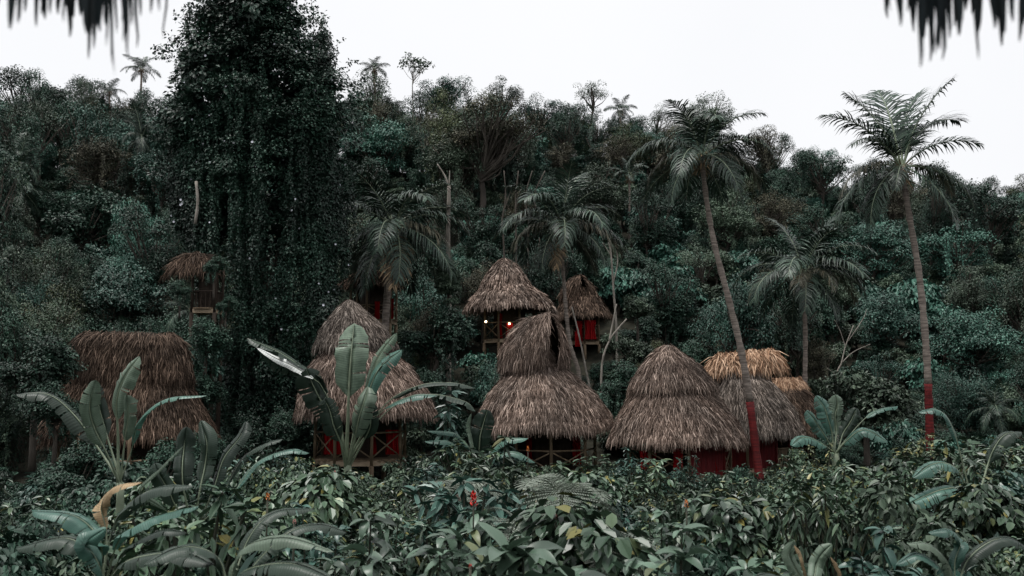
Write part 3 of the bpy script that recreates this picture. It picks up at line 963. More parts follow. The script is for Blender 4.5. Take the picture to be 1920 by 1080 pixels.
KIND = {
    'round_dark': tree_kind(1, M['dark'], 1.35, nclump=150, per=210, flat=1.0, low=-.75, rc=(.10, .25), leaf=(.03, .058), drape=45),
    'round_teal': tree_kind(2, M['teal'], 1.35, nclump=130, per=210, flat=.95, low=-.75, rc=(.10, .25), leaf=(.03, .06), drape=20),
    'layer_teal': tree_kind(3, M['teal'], 1.2, nclump=90, per=210, flat=.8, rc=(.14, .30), droop=.8, low=-.6, leaf=(.035, .065)),
    'grey': tree_kind(4, M['grey'], 1.35, nclump=150, per=210, flat=.95, low=-.75, rc=(.10, .24), leaf=(.03, .055), drape=35),
    'brown_wide': tree_kind(5, M['brown'], 1.4, nclump=210, per=260, flat=.65, leaf=(.022, .04), rc=(.08, .2), low=-.4),
    'brown': tree_kind(6, M['brown'], 1.35, nclump=140, per=210, flat=.95, leaf=(.026, .048), rc=(.10, .22), low=-.75, drape=30),
    'olive': tree_kind(16, M['olive'], 1.35, nclump=130, per=200, flat=1.0, leaf=(.03, .06), rc=(.10, .25), low=-.75, drape=35),
    'airy': tree_kind(7, M['grey'], 1.9, nclump=40, per=150, flat=.7, rc=(.10, .24), low=-.2, shell=.7, leaf=(.035, .06)),
    'cecropia': tree_kind(8, M['grey'], 1.9, 'pale_bark', .03, nclump=34, per=60, flat=.9, leaf=(.10, .17), rc=(.10, .17), low=-.5, shell=.7),
    'gappy_dark': tree_kind(9, M['dark'], 1.6, nclump=84, per=200, flat=1.0, rc=(.09, .23), shell=.5, leaf=(.03, .06), low=-.6, drape=40),
    'bush_dark': tree_kind(10, M['dark'], .8, nclump=90, per=200, flat=.95, low=-.6, rc=(.12, .28), leaf=(.045, .08), drape=25),
    'bush_grey': tree_kind(11, M['grey'], .8, nclump=80, per=130, flat=.85, leaf=(.06, .11), low=-.5, rc=(.12, .28), shape='leaf'),
    'bush_teal': tree_kind(12, M['teal'], .8, nclump=60, per=60, flat=.85, leaf=(.10, .19), rc=(.18, .32), low=-.5, shape='leaf', droop=.9),
    'column_dark': tree_kind(14, M['grey'], 1.6, nclump=80, per=110, flat=1.9, leaf=(.10, .16), rc=(.25, .45), low=-.9, wide=.85, shape='leaf', droop=1.0),
}


CLEAR_TREES = []


def tree(label, px, py, hw, kind, name='jungle_tree', cat='tree', depth=None, group='trees on the jungle hillside', seed=0, stretch=1.0):
    K = KIND[kind]
    if depth is None:
        depth = 94.0
        for d in np.arange(33, 94, .5):
            c = at(px, py, d)
            if c[2] - K['hc'] * hw * px_m(d) * stretch <= terr(c[0], d) + .1:
                depth = float(d)
                break
    c = at(px, py, depth)
    if py > 255:
        CLEAR_TREES.append((px - hw * .6, 0, px + hw * .6, py + hw * .1, depth - hw * px_m(depth) * .6))
    s = hw * px_m(depth)
    root = thing(name, label, cat, (c[0], c[1], c[2] - K['hc'] * s * stretch), group)
    r = random.Random(px * 7 + py)
    rz = r.uniform(0, 6.28)
    for nm in ('trunk', 'crown'):
        o = link(nm, K[nm], root, mat=True)
        o.scale = (s, s, s * stretch)
        o.rotation_euler = (0, 0, rz)
    return root


T = tree
T('dense dark tree at the photo edge below the hanging straw fringe', 178, 195, 62, 'round_dark')
T('tall dense tree past the edge beyond the skyline palms', 60, 210, 85, 'round_dark')
T('brownish tree crown under the small skyline palm', 250, 225, 62, 'brown')
T('olive-brown tree half way up the slope below the straw fringe', 195, 305, 74, 'brown')
T('big shadowy tree above the long ridged hut', 160, 430, 95, 'bush_dark')
T('green tree pressed against the shaded side of the vine-covered tree', 310, 330, 78, 'round_teal')
T('pale green ridge tree beneath the tiny pale palm', 700, 205, 70, 'grey')
T('thin open cecropia rising highest above the ridge', 776, 125, 40, 'cecropia')
T('leafy teal skyline tree next to the open cecropia', 835, 178, 58, 'round_teal')
T('skyline tree with upright dark crown over the brown canopy', 940, 190, 50, 'gappy_dark')
T('skyline tree with low green crown between upright crown and umbrella tree', 1015, 215, 52, 'round_teal')
T('airy umbrella-crowned tree standing out on the skyline', 1110, 175, 48, 'airy')
T('dense green tree under the umbrella-crowned tree', 1085, 235, 56, 'round_dark')
T('dark leafy crown at the notch of the ridge', 1185, 240, 48, 'gappy_dark')
T('pale feathery tree at the notch before the leaning palm crown', 1235, 222, 42, 'airy')
T('leafy tree rising directly behind the leaning palm crown', 1325, 232, 62, 'grey')
T('brown-tinged skyline tree between leaning palm and gappy dark tree', 1440, 275, 62, 'brown')
T('dark tree with sky showing through gaps beside the tallest palm', 1540, 320, 68, 'gappy_dark')
T('low dark crown behind the trunk of the tallest palm', 1625, 375, 58, 'gappy_dark')
T('huge brown spreading canopy in the middle of the hillside', 905, 262, 128, 'brown_wide')
T('grey-green front lobe of the big brown canopy', 865, 305, 88, 'grey')
T('layered teal tree between the vine tree and brown canopy', 715, 275, 78, 'layer_teal')
T('yellow-brown crown at the flank of the big brown canopy', 1062, 300, 50, 'brown')
T('rusty brown tree below the ridge notch', 1165, 295, 64, 'brown')
T('dull green tree over the slim palm', 1120, 370, 72, 'grey')
T('dark slope tree between the slim palm and leaning palm', 1215, 420, 74, 'round_dark')
T('grey-leaved tree behind the leaning palm trunk', 1365, 420, 70, 'grey')
T('shaded tree between leaning palm crown and short palm', 1440, 400, 66, 'brown')
T('teal tiered tree beside the trunk of the tallest palm', 1640, 470, 82, 'layer_teal')
T('teal leafy tree low beside the tallest palm trunk', 1660, 600, 78, 'layer_teal')
T('dark tree behind the drooping short palm', 1560, 440, 66, 'round_dark')
T('green tree past the tallest palm trunk', 1790, 470, 80, 'round_teal')
T('wide dark tree beyond the tallest palm', 1850, 400, 95, 'gappy_dark')
T('teal bank of leaves past the tallest palm base', 1830, 640, 90, 'layer_teal')
T('dark green bush beside the porch of the upper lamp-lit hut', 815, 640, 82, 'bush_dark', 'large_bush', 'bush', 37)
T('dark bushy tree behind the bare pale trunk', 905, 430, 70, 'round_dark')
T('small grey-leaved tree right by the red-curtained upper hut', 1195, 580, 40, 'bush_grey', 'small_tree', 'tree', 41)
T('bush filling the gap between hooded hut and wooden-tipped hut', 1172, 730, 62, 'bush_dark', 'large_bush', 'bush', 33)
T('grey-green bush behind the wooden-tipped hut', 1185, 665, 45, 'bush_grey', 'large_bush', 'bush', 35)
T('broad leafy bush between short palm trunk and tallest palm base', 1620, 760, 95, 'bush_grey', 'large_bush', 'bush', 31)
T('layered green bush above the long ridged hut', 235, 560, 95, 'layer_teal')
T('teal broad-leaved bush between long ridged hut and vine tree', 378, 690, 58, 'bush_teal', 'large_bush', 'bush', 31)
T('dark creeper mass hiding the legs of the treehouse balcony', 386, 645, 58, 'bush_dark', 'large_bush', 'bush', 29.0)
T('dark bush at the foot of the treehouse, beside the long ridged hut', 375, 745, 56, 'bush_dark', 'large_bush', 'bush', 28.8)
T('creeper tuft hanging over the treehouse roof', 402, 503, 30, 'bush_dark', 'creeper_tuft', 'creeper', 29.9)
T('creeper tuft climbing the open side of the treehouse', 338, 545, 26, 'bush_dark', 'creeper_tuft', 'creeper', 29.7)
T('creeper tuft at the vine-tree end of the treehouse railing', 424, 575, 26, 'bush_dark', 'creeper_tuft', 'creeper', 29.6)
T('dark bush past the edge leaning on the long ridged roof', 105, 770, 66, 'bush_dark', 'large_bush', 'bush', 24.3)
T('dark tree past the edge closing in on the long ridged hut', 70, 700, 90, 'bush_dark', 'large_bush', 'bush', 25)
T('shaded bush under the eave of the long ridged hut, vine-tree side', 395, 850, 52, 'bush_dark', 'large_bush', 'bush', 24)
T('shaded bush hiding the railing of the long ridged hut', 300, 900, 85, 'bush_dark', 'large_bush', 'bush', 22)
T('dark bush past the edge under the long ridged hut', 140, 905, 90, 'bush_dark', 'large_bush', 'bush', 22)
T('dark bush at the foot of the vine-covered tree, facing the long hut', 445, 825, 58, 'bush_dark', 'large_bush', 'bush', 29)
T('dark bush wedged between the vine-covered tree and the conical hut', 540, 815, 50, 'bush_dark', 'large_bush', 'bush', 30)
T('dark bush on the bank just uphill of the mottled leaning stem', 1200, 628, 46, 'bush_dark', 'large_bush', 'bush', 45)
T('grey-green bush on the bank beside the red-curtained upper hut', 1150, 650, 38, 'bush_grey', 'large_bush', 'bush', 45)
T('creeper-wrapped column under the bare pale trunk', 842, 520, 30, 'column_dark', 'creeper_column', 'creeper', 38.5)
T('dark tree standing behind the bushy palm', 660, 350, 66, 'round_dark')
T('dark undergrowth bush right of the banana hut roof', 790, 740, 55, 'bush_dark', 'large_bush', 'bush', 33)
T('dark tree between the upper huts and the leaning palm', 1250, 560, 75, 'round_dark')

# ------------------------------------------------------------------ the vine-covered giant
def vine_tree():
    r = np.random.default_rng(77)
    D0 = 34.0
    u = px_m(D0)
    b = at(480, 800, D0)
    gz = float(terr(b[0], D0))
    root = thing('vine_covered_tree', 'towering dark tree draped in hanging vines with white flowers', 'tree', (b[0], b[1], gz))
    ENV = [(-70, 440, 520), (0, 405, 545), (50, 358, 570), (100, 335, 612), (150, 328, 648), (220, 318, 645), (300, 318, 640), (400, 320, 650), (500, 345, 655), (600, 385, 630), (700, 395, 610), (810, 400, 590)]
    ey = [e[0] for e in ENV]
    P, Dr, N, Ln = [], [], [], []

    def leaves(p, d, n, ln):
        P.append(p); Dr.append(d); N.append(n); Ln.append(ln)
    exl, exr = [e[1] for e in ENV], [e[2] for e in ENV]

    def depth_off(px, py, back=.25):
        xl, xr = np.interp(py, ey, exl), np.interp(py, ey, exr)
        half = max((xr - xl) / 2, 10)
        k = math.sqrt(max(.03, 1 - ((px - (xl + xr) / 2) / half) ** 2))
        return (-1 if r.uniform() > back else 1) * k * half * u * .75 * r.uniform(.55, 1.0)
    # ragged curtains: many thin strands, bundled by chance, hanging from the canopy to uneven lengths
    heads = [(r.uniform(312, 655), r.uniform(40, 420)) for k in range(46)]
    for k in range(430):
        hx, hy = heads[int(r.integers(46))]
        px = hx + r.normal(0, 9)
        top = hy + r.uniform(-50, 120)
        lim = np.interp(px, [300, 330, 360, 395, 420, 590, 615, 640, 672], [330, 440, 470, 660, 815, 815, 720, 560, 400])
        bot = min(top + r.uniform(70, 360), lim)
        if bot < top + 25:
            continue
        dy = depth_off(px, top)
        z1, z0 = at(px, top, D0 + dy)[2], at(px, bot, D0 + dy)[2]
        x0 = at(px, 400, D0 + dy)[0]
        H = z1 - z0
        R = r.uniform(.09, .24)
        n = int(H * R * 560)
        a = r.uniform(0, 2 * math.pi, n)
        zz = r.uniform(0, 1, n) ** .8
        rr = R * (.6 + .4 * np.sin(zz * H * 2.3 + px)) * np.minimum(1, .25 + zz * 1.6) * r.uniform(.6, 1.2, n)
        sway = .10 * np.sin(zz * H * .8 + px) + .05 * np.sin(zz * H * 2.7 + hy)
        p = np.column_stack([x0 + sway + rr * np.cos(a), D0 + dy + rr * np.sin(a), z0 + zz * H])
        out = np.column_stack([np.cos(a), np.sin(a), np.zeros(n)])
        leaves(p, out * .5 + np.array((0, 0, -.9)) + r.normal(0, .35, (n, 3)), out + np.array((0, 0, .5)) + r.normal(0, .3, (n, 3)), r.uniform(.065, .115, n))
    # canopy clumps of all sizes
    for k in range(330):
        py = r.uniform(-75, 330) if k < 210 else r.uniform(300, 800)
        xl, xr = np.interp(py, ey, exl), np.interp(py, ey, exr)
        px = r.uniform(xl + 8, xr - 8)
        dy = depth_off(px, py)
        R = r.uniform(.22, .62) if k < 210 else r.uniform(.2, .42)
        n = int(520 * R * R / .3)
        d = rand_dirs(n * 2, r)
        d = d[d[:, 2] > -.6][:n]
        n = len(d)
        c = at(px, py, D0 + dy)
        p = c + d * R * np.array((1, 1, .75)) * r.uniform(.5, 1.1, (n, 1))
        hd = d * np.array((1, 1, .2))
        leaves(p, unit(hd) + np.array((0, 0, -.55)) + r.normal(0, .4, (n, 3)), d + np.array((0, 0, .6)) + r.normal(0, .4, (n, 3)), r.uniform(.07, .13, n))
    # the leafy inside of the crown
    for k in range(210):
        py = r.uniform(-50, 460)
        xl, xr = np.interp(py, ey, exl), np.interp(py, ey, exr)
        px = r.uniform(xl + 30, xr - 30)
        n = 190
        d = rand_dirs(n, r)
        p = at(px, py, D0 + r.normal(0, .7)) + d * r.uniform(.2, .85, (n, 1))
        leaves(p, d + np.array((0, 0, -.5)), d + np.array((0, -.3, .5)) + r.normal(0, .4, (n, 3)), r.uniform(.14, .24, n))
    for k in range(110):
        py = r.uniform(560, 830)
        px = r.uniform(405, 590) if py > 650 else r.uniform(390, 620)
        R = r.uniform(.25, .5)
        n = int(520 * R * R / .3)
        d = rand_dirs(n, r)
        c = at(px, py, D0 - r.uniform(.6, 2.2))
        p = c + d * R * np.array((.8, .8, 1.2)) * r.uniform(.5, 1.1, (n, 1))
        leaves(p, d * np.array((1, 1, .2)) + np.array((0, 0, -.7)) + r.normal(0, .4, (n, 3)), d + np.array((0, -.2, .6)) + r.normal(0, .4, (n, 3)), r.uniform(.07, .13, n))
    # sprays that break the outline
    for k in range(70):
        py = r.uniform(-60, 330)
        xl, xr = np.interp(py, ey, exl), np.interp(py, ey, exr)
        sd = r.choice([-1, 1])
        px = (xl if sd < 0 else xr) + sd * r.uniform(-10, 14)
        c = at(px, py, D0 + r.uniform(-1.2, 1.2))
        n = int(r.integers(18, 60))
        t = r.uniform(0, 1, (n, 1))
        p = c + t * np.array((sd * .7, 0, r.uniform(-.2, .5))) + r.normal(0, .09, (n, 3))
        leaves(p, np.array((sd * .6, 0, -.4)) + r.normal(0, .6, (n, 3)), np.array((0, -.3, 1)) + r.normal(0, .4, (n, 3)), r.uniform(.10, .18, n))
    Pc, Dc, Nc, Lc = map(np.concatenate, (P, Dr, N, Ln))
    V, Fq = leaf_cloud(Pc, Dc, Nc, Lc, Lc * .36, 'dia')
    link('crown', MB().add(V, Fq).mesh('crown', [M['vine']]), root)
    # flowers on the camera side of the vines
    mb = MB()
    front = np.where(Pc[:, 1] < D0 + .5)[0]
    for i in r.choice(front, 190, replace=False):
        c = Pc[i] + np.array((0, -.12, 0))
        a = np.arange(5) * 1.2566 + r.uniform(0, 1)
        dd = np.column_stack([np.cos(a), np.full(5, -.35), np.sin(a)])
        v, f = leaf_cloud(np.repeat(c[None], 5, 0), dd, np.tile((0, -1.0, .2), (5, 1)), r.uniform(.032, .05), .02, 'petal')
        mb.add(v, f)
    o = link('flowers', mb.mesh('flowers', [M['white_petal']]), root)
    o['kind'] = 'stuff'
    # trunk, limbs, and pale aerial roots
    mb = MB()
    mb.add(*tube(spline([(b[0], D0, gz - .4), at(485, 600, D0), at(470, 350, D0), at(480, 120, D0), at(470, -40, D0)], 20), np.linspace(.75, .12, 20), 12))
    for (px, py, dy) in ((370, 130, -.5), (600, 150, -.6), (630, 250, .4), (340, 300, .2), (430, 20, .3), (540, 20, -.3), (330, 180, .6), (600, 380, -.8)):
        e = at(px, py, D0 + dy)
        s = at(478, min(py + 190, 560), D0)
        mb.add(*tube(spline([s, (s + e) / 2 + np.array((0, 0, .3)), e], 8), np.linspace(.22, .04, 8), 7))
    link('trunk', mb.mesh('trunk', [M['bark']], True), root)
    for (px, y0, y1, dy) in ((368, 340, 420, -2.0),):
        part(root, 'aerial_root', tube(spline([at(px, y0, D0 + dy), at(px + 3, (y0 + y1) / 2, D0 + dy), at(px - 2, y1, D0 + dy)], 8), .055, 6), M['pale_bark'], True)


vine_tree()

# ------------------------------------------------------------------ bare stems
def bare(label, depth, stems, mat='pale_bark', name='bare_tree', cat='tree'):
    p0 = at(stems[0][0][0][0], stems[0][0][0][1], depth)
    root = thing(name, label, cat, (p0[0], p0[1], float(terr(p0[0], p0[1]))))
    for i, (pts, r0, r1) in enumerate(stems):
        P = [at(x, y, depth) for x, y in pts]
        if i == 0:
            P = [np.array((P[0][0], P[0][1], min(float(terr(P[0][0], P[0][1])) - .2, P[0][2] - .1)))] + P
        part(root, 'trunk' if i == 0 else 'branch', tube(spline(P, 16), np.linspace(r0, r1, 16), 8), M[mat], True)
    return root


bare('bare pale trunk with a broken top beside the bushy palm', 39,
     [([(842, 560), (840, 460), (841, 400), (842, 345)], .12, .075), ([(842, 352), (834, 330), (820, 308)], .05, .03), ([(842, 350), (843, 320)], .035, .02)])
bare('slender bare tree with forked pale stems by the red-curtained hut', 44,
     [([(1156, 620), (1150, 540), (1146, 480), (1140, 450)], .06, .035), ([(1150, 530), (1158, 490), (1152, 440)], .035, .02), ([(1146, 480), (1130, 455)], .03, .015)])
bare('mottled pale stem leaning over the bush behind the hooded hut', 38,
     [([(1128, 690), (1142, 640), (1160, 615), (1175, 598)], .05, .03), ([(1142, 640), (1150, 600), (1156, 570)], .04, .025)])
bare('thin leaning stem crossing before the red-curtained upper hut', 40,
     [([(1108, 740), (1098, 690), (1086, 630), (1072, 575)], .055, .03)])
bare('leafless branching shrub beside the short palm trunk', 33,
     [([(1568, 720), (1578, 680), (1585, 650), (1600, 610)], .035, .012), ([(1578, 680), (1600, 660), (1632, 645)], .02, .008), ([(1585, 650), (1575, 620), (1565, 600)], .016, .006), ([(1590, 640), (1618, 598), (1625, 580)], .016, .006), ([(1572, 705), (1550, 690)], .014, .006)])
for i, x in enumerate((945, 968, 990, 1010)):
    bare(['thin stem hanging in shade under the brown canopy, first of four', 'crooked thin stem under the brown canopy, second of four', 'slim bare stem under the brown canopy, third of four', 'thin forked stem under the brown canopy, last of four'][i], 50 + i,
         [([(x, 470), (x - 4 + i * 3, 420), (x + 3 - i * 4, 370), (x + i * 4, 320)], .055, .03), ([(x - 2, 400), (x + 12 - i * 9, 360)], .03, .015)], 'bark')

# ------------------------------------------------------------------ banana plants
def blade(path, width, hint, t0=.22, seed=0, tears=0, fold=.25, droop=.25, n=34, mat=None, wave=.03, tipw=1.0):
    """A big paddle leaf along a 3-D path: petiole, then the blade of the given full width."""
    r = np.random.default_rng(seed)
    P = spline(path, n)
    T_ = unit(np.gradient(P, axis=0))
    hint = np.asarray(hint, float)
    S = unit(np.cross(T_, np.broadcast_to(hint, T_.shape)))
    Nn = np.cross(S, T_)
    t = np.linspace(0, 1, n)
    s = np.clip((t - t0) / (1 - t0), 0, 1)
    w_ = np.where(t >= t0, np.minimum(1, (s / .12) ** .6) * np.clip((1 - s) / .22, 0, 1) ** .5 * (.86 + .14 * np.sin(s * math.pi)), 0) * width / 2
    w_ *= 1 + .04 * np.sin(s * 17 + seed) + r.normal(0, .025, n)
    mb = MB()
    rr_ = np.interp(t, [0, t0, 1], [width * .075, width * .045, width * .006])
    mb.add(*tube(P + Nn * (rr_ * .35)[:, None], rr_, 6), 1)
    keep = np.where(t >= t0)[0]
    along = []
    Vs, Fs = [], []
    cols = 4
    k = 0
    for sd in (-1, 1):
        cut = set(r.choice(np.arange(keep[0] + 3, n - 3), min(tears, 8), replace=False)) if tears else set()
        ph = r.uniform(0, 6)
        rows = []
        sag = 0
        for i in keep:
            if i in cut:
                sag = r.uniform(.0, .35)
            c_ = np.linspace(0, 1, cols)
            el = fold * (1 - c_ * 1.2) - droop * c_ ** 2 - sag * c_ ** 1.5 + r.normal(0, .05) * c_
            lag = T_[i] * (w_[i] * .18 * c_[:, None])
            off = S[i] * sd * (w_[i] * c_)[:, None] + Nn[i] * (w_[i] * c_ * el)[:, None] + Nn[i] * (wave * width * np.sin(i * .42 + ph) * c_ ** 2)[:, None] + lag
            rows.append((P[i] + Nn[i] * .004 + off, t[i]))
        for a in range(len(rows) - 1):
            i = keep[a]
            A, B = rows[a][0], rows[a + 1][0]
            if (i + 1) in cut:                 # a tear: this strip pulls back from the next
                B = A + (B - A) * np.linspace(1, .45, cols)[:, None]
            Vs.append(np.concatenate([A, B]))
            along += [rows[a][1]] * cols + [rows[a + 1][1]] * cols
            j = np.arange(cols - 1)
            Fs.append(np.stack([k + j, k + j + 1, k + cols + j + 1, k + cols + j], 1))
            k += 2 * cols
    V0, f0 = mb.V[0], mb.Fc
    nb = len(V0)
    allV = np.concatenate([V0] + Vs)
    faces = list(f0) + [np.concatenate(Fs) + nb]
    mi = np.concatenate([np.full(sum(len(f) for f in f0), 1), np.zeros(sum(len(f) for f in Fs))])
    me = new_mesh('leaf', allV, faces, [mat, M['midrib']], mi, True, np.concatenate([np.zeros(nb), along]))
    # weld the strips that are not torn so that each half shades smoothly and counts as one island
    import bmesh
    bm = bmesh.new()
    bm.from_mesh(me)
    bmesh.ops.remove_doubles(bm, verts=bm.verts[:], dist=1e-5)
    bm.to_mesh(me)
    bm.free()
    return me


def banana(label, base, depth, leaves, name='banana_plant', cat='banana plant', group='banana plants', stalk=True):
    """leaves: (path [(px,py,ddepth)...] after the base, width px, normal hint, dict)."""
    b = at(base[0], base[1], depth)
    gz = float(terr(b[0], b[1]))
    root = thing(name, label, cat, (b[0], b[1], gz), group)
    u = px_m(depth)
    if stalk:
        part(root, 'stalk', tube(spline([(b[0], b[1], gz - .1), (b[0] + .02, b[1], (gz + b[2]) / 2), b], 8), np.linspace(10 * u, 7 * u, 8), 8), M['midrib'], True)
    for i, (pts, wpx, hint, kw) in enumerate(leaves):
        kw = dict(kw)
        mat = M[kw.pop('mat', 'banana')]
        path = [b + np.array(((i % 3 - 1) * 3 * u, 0, -.05))] + [at(x, y, depth + dd) for x, y, dd in pts]
        kw['tears'] = max(0, kw.get('tears', 0) + 3)
        link('leaf', blade(path, wpx * u * (.8 if name == 'heliconia_clump' else 1), hint, seed=i + int(base[0]), mat=mat, **kw), root)
    return root


CAMF, UP = (0, -1, .25), (0, -.25, 1)
banana('large banana plant with upright broad leaves in front of the conical hut', (652, 872), 26, [
    ([(652, 800, -.1), (655, 720, -.2), (659, 660, -.2), (664, 606, .1)], 60, CAMF, dict(t0=.42, fold=.1, droop=.12)),
    ([(668, 790, .1), (690, 720, .2), (712, 665, .3), (744, 624, .2)], 26, (-.5, -.8, .3), dict(t0=.45, fold=.2)),
    ([(672, 800, -.2), (690, 740, -.4), (712, 690, -.5), (754, 656, -.5)], 34, (-.35, -.9, .5), dict(t0=.4, fold=.15, mat='banana_teal')),
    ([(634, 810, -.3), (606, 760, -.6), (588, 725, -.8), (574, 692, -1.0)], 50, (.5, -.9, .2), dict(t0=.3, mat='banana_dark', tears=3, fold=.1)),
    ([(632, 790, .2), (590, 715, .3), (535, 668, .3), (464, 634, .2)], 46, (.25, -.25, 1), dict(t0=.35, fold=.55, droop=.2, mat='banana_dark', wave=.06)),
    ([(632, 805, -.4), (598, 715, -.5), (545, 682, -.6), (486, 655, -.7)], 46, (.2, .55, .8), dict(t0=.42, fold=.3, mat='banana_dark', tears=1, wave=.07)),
    ([(640, 800, -.5), (606, 730, -.7), (590, 712, -.9), (548, 686, -.95), (515, 670, -1.0), (480, 652, -1.1)], 15, (.15, -.75, .7), dict(t0=.5, mat='banana_wax', fold=.1, wave=.16, tears=-3)),  # narrow extra blade, its pale colour imitates glare on the leaf
    ([(676, 820, -.3), (720, 768, -.4), (775, 742, -.5), (818, 742, -.6)], 26, UP, dict(t0=.5, fold=.2, mat='banana_teal')),
    ([(680, 815, .2), (730, 752, .3), (790, 722, .3), (850, 718, .3), (892, 728, .3)], 26, (0, .1, 1), dict(t0=.4, fold=-.2, droop=.4, mat='banana_dark')),
    ([(684, 820, 0), (735, 765, 0), (800, 740, -.2), (870, 752, -.3), (892, 772, -.4)], 24, (0, .1, 1), dict(t0=.5, fold=-.2, droop=.4, mat='banana_dark')),
    ([(664, 830, -.4), (672, 790, -.7), (682, 755, -.8), (690, 725, -.6)], 40, (-.3, -1, .1), dict(t0=.3, tears=2, mat='banana', fold=.35)),
    ([(680, 830, -.2), (694, 800, -.4), (694, 775, -.5), (690, 765, -.6)], 30, (.2, -1, 0), dict(t0=.3, mat='banana_dark')),
    ([(640, 835, -.5), (626, 800, -.8), (618, 770, -.9), (608, 748, -1.0)], 36, (.4, -1, .1), dict(t0=.3, mat='banana_dark', tears=2)),
])
banana('banana plant with a folded upright leaf before the long ridged hut', (226, 905), 17, [
    ([(222, 820, 0), (220, 750, -.1), (236, 705, -.2), (262, 668, -.2)], 44, (-.6, -1, .2), dict(t0=.35, fold=.3, droop=.1)),
    ([(234, 830, -.2), (240, 790, -.3), (240, 765, -.35), (238, 740, -.4)], 30, (-.3, -1, .1), dict(t0=.25, fold=.4, mat='banana')),
    ([(204, 830, .2), (190, 780, .2), (180, 745, .1), (172, 720, 0)], 36, (.6, -.8, .2), dict(t0=.3, mat='banana_dark', tears=3)),
    ([(245, 850, 0), (262, 790, -.2), (310, 750, -.3), (388, 742, -.4)], 20, UP, dict(t0=.3, mat='banana_teal', fold=.4)),
    ([(200, 850, -.3), (176, 800, -.4), (168, 760, -.5), (180, 712, -.5)], 34, (.4, -1, .1), dict(t0=.3, mat='banana', wave=.06)),
    ([(190, 850, .3), (140, 780, .4), (90, 740, .4), (30, 740, .3)], 40, UP, dict(t0=.3, mat='banana_dark', tears=4)),
])
banana('dark upright-leaved heliconia clump below the long ridged hut', (365, 985), 11, [
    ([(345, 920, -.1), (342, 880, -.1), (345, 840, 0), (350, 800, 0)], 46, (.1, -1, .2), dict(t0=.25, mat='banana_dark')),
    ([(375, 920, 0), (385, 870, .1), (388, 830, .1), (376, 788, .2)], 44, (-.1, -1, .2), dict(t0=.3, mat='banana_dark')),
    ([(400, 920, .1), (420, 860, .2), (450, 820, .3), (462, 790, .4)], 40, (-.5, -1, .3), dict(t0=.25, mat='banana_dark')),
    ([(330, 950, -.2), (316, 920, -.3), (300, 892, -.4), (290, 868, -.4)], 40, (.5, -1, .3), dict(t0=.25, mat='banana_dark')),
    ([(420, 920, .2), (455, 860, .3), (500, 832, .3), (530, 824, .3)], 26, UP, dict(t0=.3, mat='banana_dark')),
    ([(300, 950, -.3), (262, 920, -.4), (300, 880, -.5), (345, 836, -.6)], 14, (-.6, -.8, .6), dict(t0=.2, mat='banana')),
    ([(430, 935, 0), (480, 870, .1), (540, 845, .1), (580, 850, .1)], 28, UP, dict(t0=.3, mat='banana_teal')),
], 'heliconia_clump', 'heliconia', None, False)
banana('teal-leaved banana plant beside the small golden-ridged hut', (1566, 850), 27, [
    ([(1560, 815, 0), (1552, 785, -.1), (1546, 765, -.1), (1530, 742, -.1)], 32, (.3, -1, .3), dict(t0=.25, mat='banana_teal', tears=4)),
    ([(1548, 820, -.2), (1535, 800, -.3), (1525, 785, -.4), (1512, 770, -.4)], 28, (.3, -1, .4), dict(t0=.2, mat='banana_teal', tears=3)),
    ([(1580, 815, .2), (1592, 795, .2), (1600, 780, .2), (1606, 765, .2)], 26, (-.2, -1, .2), dict(t0=.2, mat='banana_dark', tears=2)),
    ([(1590, 820, 0), (1622, 785, 0), (1650, 768, 0), (1684, 762, 0)], 16, UP, dict(t0=.5, mat='banana_teal')),
    ([(1585, 830, -.3), (1608, 810, -.5), (1630, 808, -.6), (1664, 830, -.8)], 30, (0, -.6, 1), dict(t0=.2, mat='banana_teal', tears=4)),
    ([(1545, 835, -.3), (1520, 822, -.5), (1500, 822, -.6), (1484, 836, -.7)], 26, (0, -.6, 1), dict(t0=.2, mat='banana_teal', tears=3)),
    ([(1568, 810, .3), (1566, 780, .3), (1570, 760, .3), (1566, 740, .3)], 30, CAMF, dict(t0=.2, mat='banana', tears=3)),
])
banana('torn arching banana leaves reaching in beside the tallest palm base', (1830, 960), 15, [
    ([(1800, 850, 0), (1780, 790, 0), (1755, 768, 0), (1722, 774, 0)], 26, UP, dict(t0=.3, mat='banana_teal', tears=3)),
    ([(1800, 890, -.1), (1775, 870, -.2), (1745, 872, -.2), (1712, 896, -.3)], 34, (0, -.4, 1), dict(t0=.25, mat='banana_teal', tears=6)),
    ([(1800, 920, -.2), (1770, 918, -.3), (1735, 930, -.3), (1696, 950, -.4)], 40, (0, -.5, 1), dict(t0=.2, mat='banana_teal', tears=7)),
    ([(1850, 880, .2), (1865, 840, .2), (1885, 815, .2), (1915, 810, .2)], 36, UP, dict(t0=.3, mat='banana_dark', tears=5)),
])
